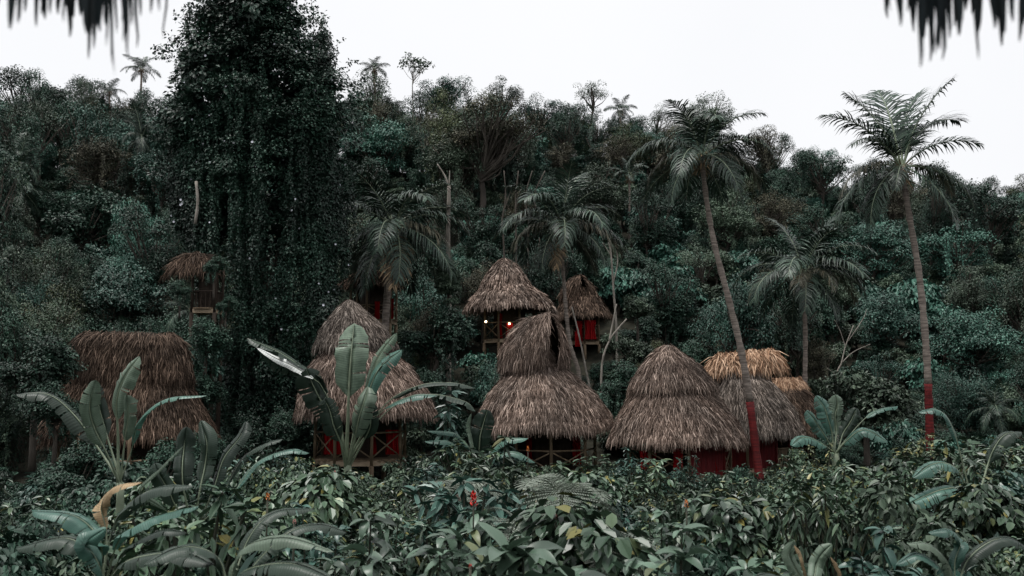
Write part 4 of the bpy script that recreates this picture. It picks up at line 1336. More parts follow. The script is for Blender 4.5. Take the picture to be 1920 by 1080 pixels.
banana('banana plant with one dark broad leaf at the hooded hut eave', (902, 890), 26.5, [
    ([(898, 850, 0), (900, 820, -.1), (906, 795, -.1), (914, 768, -.1)], 40, (.1, -1, .2), dict(t0=.2, mat='banana_dark')),
    ([(885, 850, .1), (870, 830, .1), (850, 812, .1), (800, 808, 0)], 18, UP, dict(t0=.3, mat='banana_teal', tears=2)),
    ([(880, 860, -.1), (862, 845, -.2), (840, 828, -.3), (796, 828, -.3)], 22, UP, dict(t0=.3, mat='banana_teal', tears=3)),
    ([(915, 860, -.2), (930, 838, -.3), (952, 824, -.4), (990, 822, -.5)], 22, UP, dict(t0=.3, mat='banana_teal', tears=3)),
    ([(915, 868, -.3), (935, 855, -.5), (965, 848, -.6), (1004, 868, -.7)], 20, UP, dict(t0=.3, mat='banana_teal', tears=2)),
    ([(890, 855, -.3), (884, 825, -.3), (880, 800, -.3), (884, 775, -.3)], 14, (1, -.5, .1), dict(t0=.25, mat='banana')),
])
banana('low glossy-leaved heliconia with pale tan leaf at the photo edge', (190, 1110), 7.0, [
    ([(210, 1000, 0), (250, 940, -.1), (300, 915, -.2), (364, 912, -.3)], 50, UP, dict(t0=.2, mat='banana_dark')),
    ([(200, 1010, .1), (190, 950, .1), (215, 915, .1), (268, 905, 0)], 40, UP, dict(t0=.3, mat='banana_dry')),
    ([(220, 1020, -.2), (260, 985, -.3), (310, 965, -.3), (372, 950, -.4)], 44, (0, -.1, 1), dict(t0=.2, mat='banana_teal', wave=.07)),
    ([(190, 1030, -.3), (170, 990, -.3), (130, 965, -.3), (60, 960, -.3)], 60, UP, dict(t0=.2, mat='banana_teal', wave=.07)),
    ([(230, 1040, -.3), (270, 1010, -.4), (310, 995, -.5), (350, 1000, -.5)], 36, UP, dict(t0=.2, mat='banana_dark')),
    ([(180, 1050, -.4), (150, 1020, -.5), (110, 1010, -.5), (30, 1030, -.5)], 60, UP, dict(t0=.2, mat='banana_dark')),
    ([(230, 1060, -.5), (290, 1040, -.6), (350, 1040, -.7), (400, 1060, -.8)], 56, UP, dict(t0=.2, mat='banana_dark')),
    ([(190, 1075, -.6), (175, 1040, -.7), (160, 1020, -.8), (200, 990, -.8)], 40, (.6, -.6, .6), dict(t0=.2, mat='banana_teal')),
], 'heliconia_clump', 'heliconia', None, False)
banana('arching heliconia with one long pale leaf at the bottom of the photo', (430, 1130), 6.2, [
    ([(440, 1060, 0), (470, 1022, -.1), (540, 1010, -.2), (626, 1036, -.3)], 44, (0, -.35, 1), dict(t0=.15, mat='banana', wave=.08)),
    ([(450, 1080, -.1), (500, 1060, -.2), (560, 1060, -.3), (630, 1090, -.4)], 60, UP, dict(t0=.2, mat='banana_dark')),
    ([(415, 1060, 0), (380, 1030, -.1), (330, 1030, -.2), (270, 1060, -.3)], 60, UP, dict(t0=.2, mat='banana_dark')),
    ([(450, 1050, .2), (480, 990, .3), (520, 960, .4), (590, 955, .5)], 46, UP, dict(t0=.25, mat='banana_dark')),
    ([(470, 1070, .1), (540, 1000, .2), (600, 985, .3), (650, 1000, .3)], 46, UP, dict(t0=.25, mat='banana_dark')),
], 'heliconia_clump', 'heliconia', None, False)
banana('heliconia with a browning split leaf near the bottom of the photo', (1500, 1130), 7.2, [
    ([(1500, 1090, 0), (1490, 1065, 0), (1480, 1040, 0), (1490, 1015, 0)], 34, (.4, -1, .2), dict(t0=.2, mat='banana')),
    ([(1510, 1090, 0), (1505, 1060, -.1), (1500, 1040, -.1), (1488, 1022, -.1)], 12, (.6, -1, .2), dict(t0=.2, mat='banana_dry')),
    ([(1525, 1090, 0), (1530, 1060, .1), (1540, 1040, .1), (1560, 1020, .1)], 34, (-.2, -1, .3), dict(t0=.2, mat='banana')),
    ([(1560, 1110, -.1), (1575, 1085, -.1), (1570, 1065, -.1), (1556, 1044, -.1)], 12, (.4, -1, .3), dict(t0=.1, mat='banana_dry')),
    ([(1480, 1100, -.2), (1455, 1080, -.3), (1430, 1078, -.4), (1400, 1090, -.4)], 30, UP, dict(t0=.2, mat='banana_dark')),
], 'heliconia_clump', 'heliconia', None, False)
banana('teal leafy clump at the bottom corner past the browning leaf', (1790, 1130), 7.0, [
    ([(1770, 1080, 0), (1745, 1050, 0), (1715, 1040, 0), (1680, 1060, 0)], 40, UP, dict(t0=.15, mat='banana_teal')),
    ([(1780, 1070, 0), (1760, 1035, 0), (1735, 1020, 0), (1700, 1020, 0)], 36, UP, dict(t0=.15, mat='banana')),
    ([(1790, 1060, 0), (1800, 1020, 0), (1780, 995, 0), (1740, 1000, 0)], 36, UP, dict(t0=.2, mat='banana_teal')),
    ([(1810, 1060, 0), (1850, 1020, 0), (1890, 1010, 0), (1930, 1030, 0)], 46, UP, dict(t0=.2, mat='banana_dark')),
    ([(1775, 1100, -.2), (1735, 1085, -.3), (1700, 1090, -.4), (1650, 1110, -.4)], 46, UP, dict(t0=.15, mat='banana_teal')),
], 'heliconia_clump', 'heliconia', None, False)

# ------------------------------------------------------------------ shrubs
def one_leaf(seed, ln=1.0, wd=.36, droop=.45, mat=None):
    """A single pointed leaf of unit length along +X, arching down, folded at the midrib, with puckered side veins."""
    r = np.random.default_rng(seed)
    n = 7
    t = np.linspace(0, 1, n)
    ang = -droop * 1.9 * t + .25
    x = np.concatenate([[0], np.cumsum(np.cos(ang[1:]))]) / (n - 1)
    z = np.concatenate([[0], np.cumsum(np.sin(ang[1:]))]) / (n - 1)
    w_ = wd * .5 * np.sin(math.pi * np.clip(t, 0, 1) ** .85) ** .8
    w_[0] = .012
    w_[-1] = .004
    side = r.normal(0, .05) * t ** 2
    V = []
    for i in range(n):
        V += [(x[i], side[i] - w_[i], z[i] + w_[i] * .35 + r.normal(0, .012)), (x[i], side[i], z[i]), (x[i], side[i] + w_[i], z[i] + w_[i] * .35 + r.normal(0, .012))]
    q = np.concatenate([[(i * 3 + c, i * 3 + 3 + c, i * 3 + 4 + c, i * 3 + 1 + c) for c in (0, 1)] for i in range(n - 1)])
    return new_mesh('leaf', np.array(V), [np.array(q)], [mat or M['broad']], smooth=True)


LEAF = [one_leaf(k, droop=.25 + .16 * k, wd=.34 + .03 * (k % 3)) for k in range(5)]
LEAF_Y = [one_leaf(k + 20, droop=.6, wd=.3, mat=M['shrub_yellow']) for k in range(2)]
LEAF_T = [one_leaf(k + 30, droop=.3 + .2 * k, wd=.36, mat=M['shrub_teal']) for k in range(3)]


def shrub_plan(r, H, W, leaf, nst, lower=.45):
    """Stems and leaf placements for a shrub of height H and half width W at the origin."""
    stems, lv = [], []
    for k in range(nst):
        a = k * 2.399 + r.uniform(-.3, .3)
        rad = W * math.sqrt((k + .5) / nst) * .85
        h = H * r.uniform(.74, 1.0) * (1 - .22 * (rad / W) ** 2)
        tip = np.array((math.cos(a) * rad, math.sin(a) * rad, h))
        P = spline([(tip[0] * .12, tip[1] * .12, 0), (tip[0] * .5, tip[1] * .5, h * .55), tip], 8)
        stems.append(P)
        lv.append((tip, r.uniform(0, 6.28), 9))
        for f in np.linspace(lower, .93, 6):
            i = f * 7
            p = P[int(i)] * (1 - i % 1) + P[min(7, int(i) + 1)] * (i % 1)
            lv.append((p, r.uniform(0, 6.28), 4))
    place = []
    for p, a0, n in lv:
        for j in range(n):
            az = a0 + j * 6.283 / n + r.normal(0, .25)
            if n < 6 and r.uniform() < .7:
                az = math.atan2(p[1], p[0]) + r.normal(0, .9)
            el = r.uniform(-.35, .7) if n > 5 else r.uniform(-.9, .25)
            place.append((p + r.normal(0, .015, 3), az, el, leaf * r.uniform(.65, 1.2), r.normal(0, .35)))
    return stems, place


def shrub_baked(seed, H, W, leaf, nst, mat, shape='leaf', wid=.19, lower=.45):
    r = np.random.default_rng(seed)
    stems, pl = shrub_plan(r, H, W, leaf, nst, lower)
    st = MB()
    for P in stems:
        st.add(*tube(P, np.linspace(.022, .007, 8) * max(1, leaf / .18), 5, False))
    P = np.array([p[0] for p in pl])
    az = np.array([p[1] for p in pl])
    el = np.array([p[2] for p in pl])
    D = np.column_stack([np.cos(az) * np.cos(el), np.sin(az) * np.cos(el), np.sin(el) - .35])
    N = np.column_stack([-np.cos(az) * np.sin(el), -np.sin(az) * np.sin(el), np.cos(el) + .2]) + r.normal(0, .3, (len(P), 3))
    ln = np.array([p[3] for p in pl])
    return st, leaf_cloud(P, D, N, ln, ln * wid, shape)


def shrub(label, px, py_top, depth, hw, kind='broad', nst=9, leaf=.22, mats=None, name='leafy_shrub', cat='shrub', group='shrubs in the valley', singly=None):
    c = at(px, py_top, depth)
    gz = float(terr(c[0], depth))
    H = max(.5, c[2] - gz)
    W = hw * px_m(depth)
    root = thing(name, label, cat, (c[0], c[1], gz), group)
    seed = int(px * 3 + py_top)
    r = np.random.default_rng(seed)
    org = np.array((c[0], c[1], gz))
    singly = depth < 12.5 if singly is None else singly
    if singly:
        stems, pl = shrub_plan(r, H, W, leaf, nst)
        for P in stems:
            part(root, 'stem', tube(P + org, np.linspace(.02, .007, 8), 5, False), M['stem'], True)
        src = {'broad': LEAF, 'teal': LEAF_T, 'yellow': LEAF_Y}[kind]
        if len(pl) > 296:
            pl = [pl[i] for i in sorted(r.choice(len(pl), 296, replace=False))]
        for p, az, el, ln, roll in pl:
            me = src[int(r.integers(len(src)))]
            if kind == 'broad' and r.uniform() < .035:
                me = LEAF_Y[0]
            o = link('leaf', me, root, mat=True)
            o.location = p
            o.rotation_euler = Euler((roll, -el, az), 'XYZ')
            o.scale = (ln, ln, ln)
    else:
        m_ = {'broad': M['shrub'], 'teal': M['shrub_teal'], 'yellow': M['shrub_yellow'], 'dark': M['dark']}[kind]
        st, (V, Fq) = shrub_baked(seed, H, W, leaf, nst, m_)
        V = V + org
        link('foliage', MB().add(V, Fq).mesh('foliage', [m_]), root)['kind'] = 'stuff'
        stm = st.mesh('stem', [M['stem']], True)
        o = link('stem', stm, root, mat=True)
    return root


S = shrub
# nearest row
S('big-leaved shrub at the bottom centre with hanging glossy leaves', 1010, 985, 6.6, 95, leaf=.33, nst=9)
S('dense broad-leaved shrub at the bottom beneath the red ginger flower', 830, 985, 7.4, 105, leaf=.27, nst=11)
S('grey-green shrub at the bottom beside the arching pale leaf', 680, 965, 7.8, 85, leaf=.24, nst=10)
S('spreading shrub with pale top leaves near the bottom, before the browning leaf', 1430, 975, 8.2, 100, leaf=.26, nst=11)
S('dark glossy shrub at the bottom between big-leaved shrub and pale-topped shrub', 1260, 985, 7.8, 100, leaf=.26, nst=11)
S('teal shrub rising at the bottom corner under the torn banana leaves', 1640, 985, 8.8, 85, 'teal', leaf=.24, nst=9)
# second row
S('shrub with whorled leaves right under the red ginger flower', 880, 935, 10.5, 70, leaf=.28, nst=9)
S('pale-leaved shrub under the silvery fern, toward the red flower', 975, 950, 10.2, 52, leaf=.19, nst=7)
S('teal shrub between heliconia clump and grey-green shrub', 590, 935, 10.5, 80, 'teal', leaf=.18, nst=9)
S('leafy shrub under the big banana plant', 730, 915, 12.2, 85, leaf=.18, nst=9)
S('bright-leaved shrub downhill of the wooden-tipped hut', 1240, 935, 11.5, 75, leaf=.21, nst=8)
S('tall shrub with broad pale leaves before the wooden-tipped hut', 1340, 905, 12.0, 75, leaf=.22, nst=8)
S('grey shrub in the row before the leaning palm base', 1470, 920, 12.2, 85, leaf=.17, nst=9)
S('shrub with drooping yellow leaves before the broad bush', 1565, 905, 12.3, 60, 'yellow', leaf=.16, nst=6)
S('olive shrub beside the torn banana leaves', 1650, 930, 12.0, 70, leaf=.16, nst=8)
# third row
G3 = dict(singly=False)
S('shrub at the foot of the big banana plant, heliconia side', 560, 890, 17, 85, leaf=.17, nst=16, **G3)
S('shrub hugging the base of the big banana plant', 640, 870, 22, 70, leaf=.16, nst=14, **G3)
S('dark shrub between the big banana plant and the eave-side banana', 765, 880, 19, 80, leaf=.17, nst=16, **G3)
S('pale shrub below the eave-side banana plant', 850, 885, 18, 65, leaf=.18, nst=14, **G3)
S('tall leafy shrub standing before the hooded hut railing', 1070, 838, 20, 44, leaf=.26, nst=9, **G3)
S('dark shrub under the hooded hut, toward the wooden-tipped hut', 1140, 880, 21, 60, leaf=.16, nst=14, **G3)
S('climber-clad shrub at the corner of the wooden-tipped hut', 1182, 832, 24, 30, 'teal', leaf=.18, nst=9, **G3)
S('pale-topped shrub before the curtains of the wooden-tipped hut', 1232, 852, 22, 42, leaf=.22, nst=10, **G3)
S('round dark shrub before the middle of the wooden-tipped hut', 1288, 842, 24, 34, 'dark', leaf=.11, nst=20, **G3)
S('shrub covering the foot of the red boarded wall', 1352, 872, 22, 55, leaf=.17, nst=14, **G3)
S('shrub at the foot of the leaning palm', 1432, 876, 21, 55, leaf=.15, nst=16, **G3)
S('large mounded shrub before the teal-leaved banana plant', 1520, 842, 22, 90, leaf=.15, nst=26, **G3)
S('yellow-flecked shrub on top of the large mound', 1545, 824, 23, 50, 'yellow', leaf=.12, nst=12, **G3)
S('tall yellow-green shrub beside the tallest palm base', 1715, 785, 22, 55, 'yellow', leaf=.16, nst=16, **G3)
S('grey shrub under the tallest palm', 1690, 860, 19, 75, leaf=.15, nst=18, **G3)
S('teal shrub below the long ridged hut eave', 455, 850, 20, 60, 'teal', leaf=.18, nst=14, **G3)
S('dark shrub at the foot of the vine-covered tree', 500, 815, 27, 60, 'dark', leaf=.16, nst=20, **G3)
S('leafy shrub beside the banana hut railing', 540, 845, 25, 45, 'teal', leaf=.17, nst=12, **G3)
S('shrub past the edge beyond the folded banana leaf', 70, 900, 15, 80, leaf=.18, nst=14, **G3)
S('shrub past the edge below the torn banana leaves', 1860, 930, 14, 80, leaf=.18, nst=14, **G3)
S('shrub swallowing the corner of the hooded hut, facing the wooden-tipped hut', 1128, 848, 25, 36, leaf=.17, nst=12, **G3)
S('shrub in front of the balusters of the golden-capped hut', 1462, 850, 25, 34, leaf=.15, nst=12, **G3)
S('leafy shrub before the hooded hut, next to the eave-side banana', 972, 862, 23, 40, leaf=.18, nst=12, **G3)
S('slim shrub before the first curtain of the wooden-tipped hut', 1206, 858, 25.5, 26, leaf=.15, nst=9, **G3)
S('shrub against the deck of the conical hut, beyond its railing', 775, 845, 27, 36, 'dark', leaf=.14, nst=14, **G3)
# fine drooping-leaf saplings
S('sapling with drooping finger-like leaves before the eave-side banana plant', 935, 805, 19, 46, 'broad', leaf=.30, nst=5, name='drooping_sapling', cat='sapling', group=None, **G3)
S('thin-stemmed sapling beside the silvery fern', 1035, 905, 11.8, 34, leaf=.2, nst=4, name='drooping_sapling', cat='sapling', group=None)
S('broad-leaved umbrella sapling over the arching leaf tips behind the banana plant', 838, 712, 29, 34, 'teal', leaf=.42, nst=4, name='umbrella_sapling', cat='sapling', group=None, **G3)

# ------------------------------------------------------------------ ferns
def fern_frond(seed, droop):
    r = np.random.default_rng(seed)
    m = 20
    t = np.linspace(0, 1, m)
    ang = np.radians(66 - (droop + 32) * t)
    x = np.concatenate([[0], np.cumsum(np.cos(ang[1:]))]) / (m - 1)
    z = np.concatenate([[0], np.cumsum(np.sin(ang[1:]))]) / (m - 1)
    mb = MB()
    mb.add(*tube(np.column_stack([x, 0 * x, z]), 0.0055 * (1 - .8 * t), 5), 1)
    P, D, N, Ln = [], [], [], []
    for a in np.linspace(.16, .97, 13):
        p = np.array((np.interp(a, t, x), 0, np.interp(a, t, z)))
        th = np.interp(a, t, ang)
        tan = np.array((math.cos(th), 0, math.sin(th)))
        nor = np.array((-math.sin(th), 0, math.cos(th)))
        pl = .34 * math.sin(math.pi * (.2 + .8 * a)) ** .8 + .03
        for s in (-1, 1):
            d = unit(np.array((0, s, 0)) + tan * .35)
            for b in np.linspace(.05, 1, 15):
                q_ = p + d * pl * b + np.array((0, 0, -.10 * pl * b * b))
                for e in (-1, 1):
                    dd = unit(tan * e + d * .55 + np.array((0, 0, -.2)))
                    P.append(q_); D.append(dd); N.append(nor + r.normal(0, .1, 3)); Ln.append(.058 * (1.05 - b * .75))
    Ln = np.array(Ln)
    V, Fq = leaf_cloud(np.array(P), np.array(D), np.array(N), Ln, .0085, 'dia')
    mb.add(V, Fq)
    return mb.mesh('frond', [M['fern'], M['stem']])


FERN = [fern_frond(1, 55), fern_frond(2, 85), fern_frond(3, 110)]


def fern(label, px, py, depth, fronds):
    c = at(px, py + 520 / depth, depth)
    gz = float(terr(c[0], depth))
    root = thing('tree_fern', label, 'fern', (c[0], c[1], gz), 'silvery ferns')
    part(root, 'trunk', tube(spline([(c[0], c[1], gz - .1), (c[0] + .03, c[1], (c[2] + gz) / 2), c], 8), np.linspace(.07, .05, 8), 7), M['bark'], True)
    for az, k, s in fronds:
        o = link('frond', FERN[k], root, mat=True)
        o.location = Vector(c) - root.location
        o.rotation_euler = (rng.normal(0, .22), rng.normal(0, .2), math.radians(az + rng.normal(0, 9)))
        o.scale = (s * rng.uniform(.8, 1.1),) * 3


fern('silvery fern with wide feathery fronds below the hooded hut', 1058, 905, 12.5, [(-92, 1, 1.35), (-50, 1, 1.0), (-135, 1, 1.0), (-5, 1, 1.0), (185, 1, 1.0), (60, 0, .8), (120, 0, .8)])
fern('silvery fern arching over the bottom-centre shrub', 1095, 995, 9.6, [(-8, 1, 1.0), (-30, 2, 1.0), (-75, 2, .8), (190, 2, .8), (-150, 2, .8), (60, 1, .7)])
fern('small silvery fern between the two larger feathery ferns and red flower', 975, 950, 10.8, [(200, 2, .75), (150, 1, .7), (-100, 2, .7), (-40, 2, .7), (30, 1, .6)])
fern('pale low fern at the foot of the eave-side banana plant', 860, 892, 15.0, [(180, 2, .9), (0, 2, .9), (-60, 2, .8), (-120, 2, .8), (90, 1, .7)])

# ------------------------------------------------------------------ flowers
def ginger(label, px, py, depth, hpx, mat):
    c = at(px, py, depth)
    gz = float(terr(c[0], depth))
    u = px_m(depth)
    root = thing('ginger_flower', label, 'flower', (c[0], c[1], gz))
    part(root, 'stalk', tube(spline([(c[0] + .05, c[1] + .1, gz), (c[0], c[1], (gz + c[2]) / 2), c], 8), .011, 6), M['stem'], True)
    n = 16
    k = np.arange(n)
    a = k * 2.4
    H = hpx * u
    P = c + np.column_stack([np.cos(a) * .006, np.sin(a) * .006, H * k / n - H * .5])
    D = np.column_stack([np.cos(a) * .75, np.sin(a) * .75, np.linspace(.5, 1.3, n)])
    N = np.column_stack([np.cos(a), np.sin(a), np.full(n, -.2)])
    V, Fq = leaf_cloud(P, D, N, H * np.linspace(.42, .3, n), H * .11, 'leaf')
    o = link('bracts', MB().add(V, Fq).mesh('bracts', [mat]), root)
    o['kind'] = 'stuff'


ginger('bright red ginger flower standing above the shrubs', 888, 937, 10.3, 25, M['red_bract'])
ginger('small orange flower spike among dark heliconia leaves', 502, 932, 10.5, 13, M['orange_bract'])
ginger('slim orange flower spike downhill of the wooden-tipped hut', 1287, 945, 10.8, 13, M['orange_bract'])
ginger('pale orange flower at the foot of the big banana plant', 628, 888, 18, 9, M['pink_bract'])
ginger('faded pink flower in the shrubs below the big banana plant', 552, 978, 8.5, 9, M['pink_bract'])
ginger('orange flower at the railing of the hooded hut', 990, 842, 21, 9, M['orange_bract'])
ginger('tiny red flower low in the shrub under the red ginger flower', 882, 1062, 6.8, 8, M['red_bract'])
ginger('pinkish flower beneath the silvery fern', 1042, 968, 9.4, 8, M['pink_bract'])

# ------------------------------------------------------------------ masses: undergrowth and forest fill
def scatter(name, label, sources, pts, scl, rot, idx):
    col = bpy.data.collections.new(name + '_sources')       # never linked to the scene: only instanced
    for i, me in enumerate(sources):
        o = bpy.data.objects.new('%s_source_%02d' % (name, i), me)
        col.objects.link(o)
    me = bpy.data.meshes.new(name)
    me.vertices.add(len(pts))
    me.vertices.foreach_set('co', np.asarray(pts, np.float32).ravel())
    for nm, tp, val in (('scl', 'FLOAT_VECTOR', scl), ('rot', 'FLOAT_VECTOR', rot)):
        a_ = me.attributes.new(nm, tp, 'POINT')
        a_.data.foreach_set('vector', np.asarray(val, np.float32).ravel())
    a_ = me.attributes.new('idx', 'INT', 'POINT')
    a_.data.foreach_set('value', np.asarray(idx, np.int32))
    ob = link(name, me)
    ob['kind'] = 'stuff'
    ob['label'] = label
    ng = bpy.data.node_groups.new(name, 'GeometryNodeTree')
    ng.interface.new_socket('Geometry', in_out='INPUT', socket_type='NodeSocketGeometry')
    ng.interface.new_socket('Geometry', in_out='OUTPUT', socket_type='NodeSocketGeometry')
    N_ = ng.nodes.new
    gi, go = N_('NodeGroupInput'), N_('NodeGroupOutput')
    ci = N_('GeometryNodeCollectionInfo')
    ci.inputs['Collection'].default_value = col
    ci.inputs['Separate Children'].default_value = True
    ci.inputs['Reset Children'].default_value = True
    ip = N_('GeometryNodeInstanceOnPoints')
    ip.inputs['Pick Instance'].default_value = True

    def attr(nm, tp):
        a = N_('GeometryNodeInputNamedAttribute')
        a.data_type = tp
        a.inputs['Name'].default_value = nm
        return a.outputs['Attribute']
    lk = ng.links.new
    lk(gi.outputs[0], ip.inputs['Points'])
    lk(ci.outputs[0], ip.inputs['Instance'])
    lk(attr('idx', 'INT'), ip.inputs['Instance Index'])
    lk(attr('rot', 'FLOAT_VECTOR'), ip.inputs['Rotation'])
    lk(attr('scl', 'FLOAT_VECTOR'), ip.inputs['Scale'])
    lk(ip.outputs[0], go.inputs[0])
    md = ob.modifiers.new('scatter', 'NODES')
    md.node_group = ng
    return ob


def merged(kind):
    """One mesh with both the trunk and the crown of a tree kind."""
    import bmesh
    K = KIND[kind]
    bm = bmesh.new()
    bm.from_mesh(K['trunk'])
    n = len(bm.faces)
    bm.from_mesh(K['crown'])
    bm.faces.ensure_lookup_table()
    for i, f in enumerate(bm.faces):
        f.material_index = 0 if i < n else 1
    me = bpy.data.meshes.new(kind + '_mass')
    bm.to_mesh(me)
    bm.free()
    me.materials.append(K['trunk'].materials[0])
    me.materials.append(K['crown'].materials[0])
    return me


# image areas to be kept clear: (x0, y0, x1, y1, depth) of huts and palms' trunks
CLEAR = [(560, 560, 810, 870, 29), (885, 580, 1145, 885, 29), (1150, 645, 1395, 890, 28), (1330, 655, 1485, 880, 32), (1438, 706, 1512, 770, 35), (875, 480, 1045, 645, 44.5),
         (1050, 512, 1150, 645, 47), (0, 618, 400, 840, 25), (320, 472, 420, 590, 29.5), (1300, 300, 1430, 880, 27.5), (1495, 540, 1525, 700, 36.5), (690, 500, 745, 600, 38),
         (1680, 330, 1760, 760, 26.5), (660, 300, 840, 540, 36), (955, 330, 1170, 500, 39.5), (1405, 410, 1635, 610, 36), (1225, 190, 1440, 390, 27), (825, 330, 855, 460, 38), (1120, 440, 1180, 690, 37), (1550, 590, 1640, 720, 32)]


CLEAR_ALL = CLEAR + CLEAR_TREES


def blocked(px, py_top, hw, d):
    for x0, y0, x1, y1, D in CLEAR_ALL:
        if d < D + 3.0 and px + hw > x0 and px - hw < x1 and py_top < y1:
            return True
    return False


kinds = ['round_dark', 'round_teal', 'layer_teal', 'grey', 'brown', 'bush_dark', 'bush_grey', 'bush_teal', 'gappy_dark', 'olive', 'airy', 'cecropia']
src = [merged(k) for k in kinds]


def palm_mass():
    import bmesh
    bm = bmesh.new()
    rp = np.random.default_rng(12)
    for k in range(15):
        n0 = len(bm.verts)
        bm.from_mesh(FROND[(min(6, k // 2), k % 2)])
        bm.verts.ensure_lookup_table()
        mt = Matrix.Translation((0, 0, 1.9)) @ Matrix.Rotation(k * 2.4, 4, 'Z') @ Matrix.Scale(rp.uniform(.85, 1.1), 4)
        bmesh.ops.transform(bm, matrix=mt, verts=bm.verts[n0:])
    me = bpy.data.meshes.new('palm_mass')
    bm.to_mesh(me)
    bm.free()
    me.materials.append(M['palm'])
    me.materials.append(M['midrib'])
    return me


src.append(palm_mass())
kinds.append('palm_mass')
KIND['palm_mass'] = dict(hc=1.9)
r = np.random.default_rng(5)
pts, scl, rot, idx = [], [], [], []
for attempt in range(12000):
    y = r.uniform(32, 98)
    x = r.uniform(-.72, .72) * y
    k = int(r.choice(len(kinds), p=[.18, .09, .07, .11, .08, .11, .05, .04, .11, .06, .03, .02, .05]))
    K = KIND[kinds[k]]
    s = r.uniform(1.1, 1.9) if kinds[k].startswith('bush') else r.uniform(1.6, 2.8) * (1 + max(0, y - 55) / 110)
    if y < 44:
        s *= .65
    sz = r.uniform(.9, 1.25) if kinds[k].startswith('bush') else r.uniform(1.1, 2.0)
    z = float(terr(x, y))
    if any((x - p[0]) ** 2 + (y - p[1]) ** 2 < (.42 * (s + q_[0])) ** 2 for p, q_ in zip(pts, scl)):
        continue
    px, py = proj((x, y, z + (K['hc'] + .9) * s * sz))
    if blocked(px, py, s * F / y * 1.05, y - s * .5):
        continue
    if py < np.interp(px, [0, 150, 230, 300, 680, 850, 950, 1050, 1110, 1190, 1330, 1400, 1530, 1640, 1920], [130, 135, 172, 162, 160, 158, 165, 192, 182, 215, 205, 235, 252, 290, 320]):
        continue
    pts.append((x, y, z - .1)); scl.append((s, s, s * sz)); rot.append((r.normal(0, .12), r.normal(0, .12), r.uniform(0, 6.28))); idx.append(k)
# unseen trees added behind and beside the viewpoint to block low sky light
for k in range(70):
    x, y = r.uniform(-48, 48), r.uniform(-30, -11)
    if k >= 46:
        x, y = r.choice([-1, 1]) * r.uniform(27, 44), r.uniform(-10, 14)
    s = r.uniform(3.6, 5.2)
    pts.append((x, y, 1.0)); scl.append((s, s, s * r.uniform(1.1, 1.5))); rot.append((0, 0, r.uniform(0, 6.28))); idx.append(int(r.choice([0, 1, 3, 4, 8])))
scatter('forest', 'tangled mass of jungle growth covering the hillside', src, pts, scl, rot, idx)

r = np.random.default_rng(6)
src = []
for i, (H, W, lf, nst, mt) in enumerate([(1.0, .6, .13, 20, 'shrub'), (1.0, .6, .11, 24, 'shrub'), (1.0, .55, .14, 18, 'shrub_teal')]):
    st, (V, Fq) = shrub_baked(300 + i, H, W, lf, nst, None, lower=.15)
    st.add(V, Fq, 1)
    src.append(st.mesh('undergrowth_kind', [M['stem'], M[mt]]))
for i, (mt, nc, per, lf) in enumerate([('shrub', 34, 95, (.09, .17)), ('shrub', 38, 120, (.07, .13)), ('shrub_teal', 32, 90, (.09, .17)), ('dark', 40, 120, (.07, .12)), ('grey', 36, 120, (.07, .13))]):
    C, (V, Fq) = crown_data(700 + i, nc, per, 1.0, leaf=lf, shape='leaf', rc=(.14, .30), low=-.3, shell=.75, droop=.9)
    V = V * np.array((.62, .62, .5)) + np.array((0, 0, .52))
    src.append(MB().add(V, Fq).mesh('undergrowth_mound', [M[mt]]))
for i, mt in enumerate(('dark', 'shrub_teal')):
    rb = np.random.default_rng(820 + i)
    P_, D_, N_, L_ = [], [], [], []
    for k in range(17):
        az, el = k * 2.4, rb.uniform(.35, 1.35)
        d = np.array((math.cos(az) * math.cos(el), math.sin(az) * math.cos(el), math.sin(el)))
        ln = rb.uniform(.45, .75)
        root_ = np.array((rb.normal(0, .06), rb.normal(0, .06), rb.uniform(.05, .45)))
        mid = root_ + d * ln * .5
        for q0, dd, l_ in ((root_, d, ln * .55), (mid, unit(d + np.array((0, 0, -.5))), ln * .55)):
            P_.append(q0); D_.append(dd); L_.append(l_)
            N_.append(np.array((-math.cos(az) * math.sin(el), -math.sin(az) * math.sin(el), math.cos(el))) + rb.normal(0, .15, 3))
    L_ = np.array(L_)
    V, Fq = leaf_cloud(np.array(P_), np.array(D_), np.array(N_), L_ * 1.15, L_ * .17, 'leaf')
    src.append(MB().add(V, Fq).mesh('undergrowth_blades', [M[mt]]))
pts, scl, rot, idx = [], [], [], []
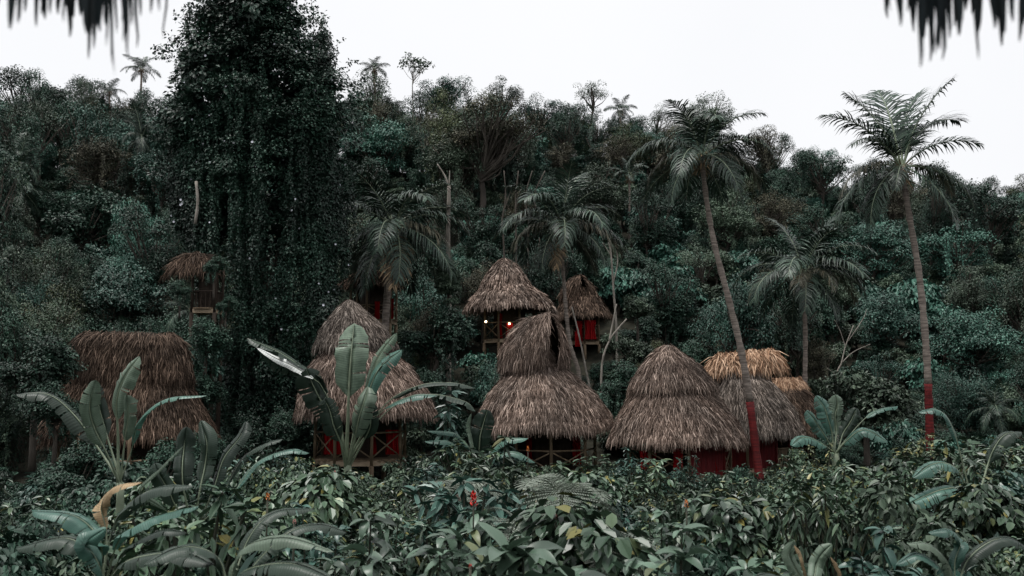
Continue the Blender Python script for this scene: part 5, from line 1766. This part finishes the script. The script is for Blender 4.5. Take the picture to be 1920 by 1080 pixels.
for attempt in range(9000):
    y = 5.2 + (33 - 5.2) * r.uniform(0, 1) ** 1.0
    x = r.uniform(-.68, .68) * y
    if any((x - p[0]) ** 2 + (y - p[1]) ** 2 < (.42 + .011 * y) ** 2 for p in pts):
        continue
    z = float(terr(x, y))
    top = np.interp(y, [5, 7, 10, 14, 20, 26, 29, 33], [1130, 1040, 962, 912, 876, 862, 860, 864])
    hp = 960 + F * x / y
    top += r.uniform(4, 45) if 575 < hp < 775 or 1010 < hp < 1050 else (r.uniform(10, 40) if 1190 < hp < 1450 and y > 15 else r.uniform(-38, 55))
    zt = at(960, top, y)[2]
    lump = math.sin(x * 1.9 + math.sin(y * .9) * 1.4) * math.sin(y * 1.35 + math.sin(x * 1.1) * 1.7) + .5 * math.sin(x * .8 - y * .6)
    h_ = max(.3, (zt - z) * (min(max(.70 + .42 * lump, .2), 1.15) + r.uniform(-.14, .08)))
    px, py = proj((x, y, z + h_))
    wd_ = max(h_ * .75, .9) * r.uniform(.8, 1.2)
    kk = int(r.choice(10, p=[.15, .14, .05, .18, .15, .06, .10, .10, .05, .02]))
    if kk in (0, 1, 2, 8, 9) and r.uniform() < .3 and not (575 < hp < 775):
        h_ = min(h_ * r.uniform(1.15, 1.5), zt - z + .35)
    if hp < 560 and r.uniform() < .75:
        kk = 6
        h_ *= .85
    pts.append((x, y, z - .03)); scl.append((wd_, wd_, h_)); rot.append((0, 0, r.uniform(0, 6.28))); idx.append(kk)
scatter('undergrowth', 'dense leafy undergrowth filling the valley floor', src, pts, scl, rot, idx)

# ------------------------------------------------------------------ the straw eave over the viewpoint
def near_eave():
    D0 = 1.7
    u = px_m(D0)
    c = at(960, -260, D0)
    root = thing('thatched_eave', 'dark straw fringe of an overhanging eave hanging into the upper corners', 'roof', (c[0], c[1], c[2]))
    r = np.random.default_rng(3)
    # the eave pole runs above the view
    part(root, 'eave_pole', tube([at(-260, -150, D0), at(960, -290, D0), at(2180, -150, D0)], .03, 8), M['wood'], True)
    L_ = [(160, 62, 9), (172, 70, 10), (184, 58, 9), (196, 46, 7), (176, 92, 5), (165, 110, 4), (199, 86, 4), (210, 120, 3), (218, 62, 4), (232, 78, 4), (228, 40, 6), (246, 46, 4), (256, 90, 3), (262, 30, 5), (282, 24, 4), (306, 74, 2), (299, 20, 3), (240, 110, 2.5), (213, 140, 2)]
    R_ = [(1664, 34, 5), (1669, 22, 4), (1689, 48, 6), (1693, 30, 5), (1703, 22, 6), (1714, 60, 5), (1717, 48, 5), (1727, 126, 5), (1729, 110, 4), (1735, 70, 8), (1744, 60, 8), (1746, 115, 5), (1750, 96, 6), (1757, 100, 6), (1762, 82, 8), (1770, 112, 5)]
    for sp, x0, x1, lim, n in ((L_, -240, 150, 40, 40), (R_, 1760, 2160, 62, 46)):
        mb = MB()
        for k in range(n):
            sp.append((r.uniform(x0, x1), lim * r.uniform(.15, 1.2) if r.uniform() < .75 else lim * r.uniform(1.2, 1.9), r.uniform(2.5, 10)))
        for k, (px, end, wpx) in enumerate(sp):
            dd = r.uniform(-.2, .2)
            wv = wpx * u
            lean = r.normal(0, 9)
            top = -210
            ax = unit(np.array((1, r.normal(0, .4), 0)))
            rows = []
            for f, wf in ((0, .8), (.5, 1.0), (.78, .85), (.93, .45), (1, .06)):
                c_ = at(px + lean * (1 - f) + r.normal(0, 1.2), top + (end - top) * f, D0 + dd)
                rows += [c_ - ax * wv * wf, c_ + ax * wv * wf]
            V = np.array(rows)
            fr = np.array([(2 * i, 2 * i + 1, 2 * i + 3, 2 * i + 2) for i in range(4)])
            V2 = np.concatenate([V, V + np.array((0, .004, 0))])
            mb.add(V2, [np.concatenate([fr, fr[:, ::-1] + len(V)])])
        o = link('straw_fringe', mb.mesh('straw_fringe', [M['thatch_near']]), root)
        o['kind'] = 'stuff'


near_eave()
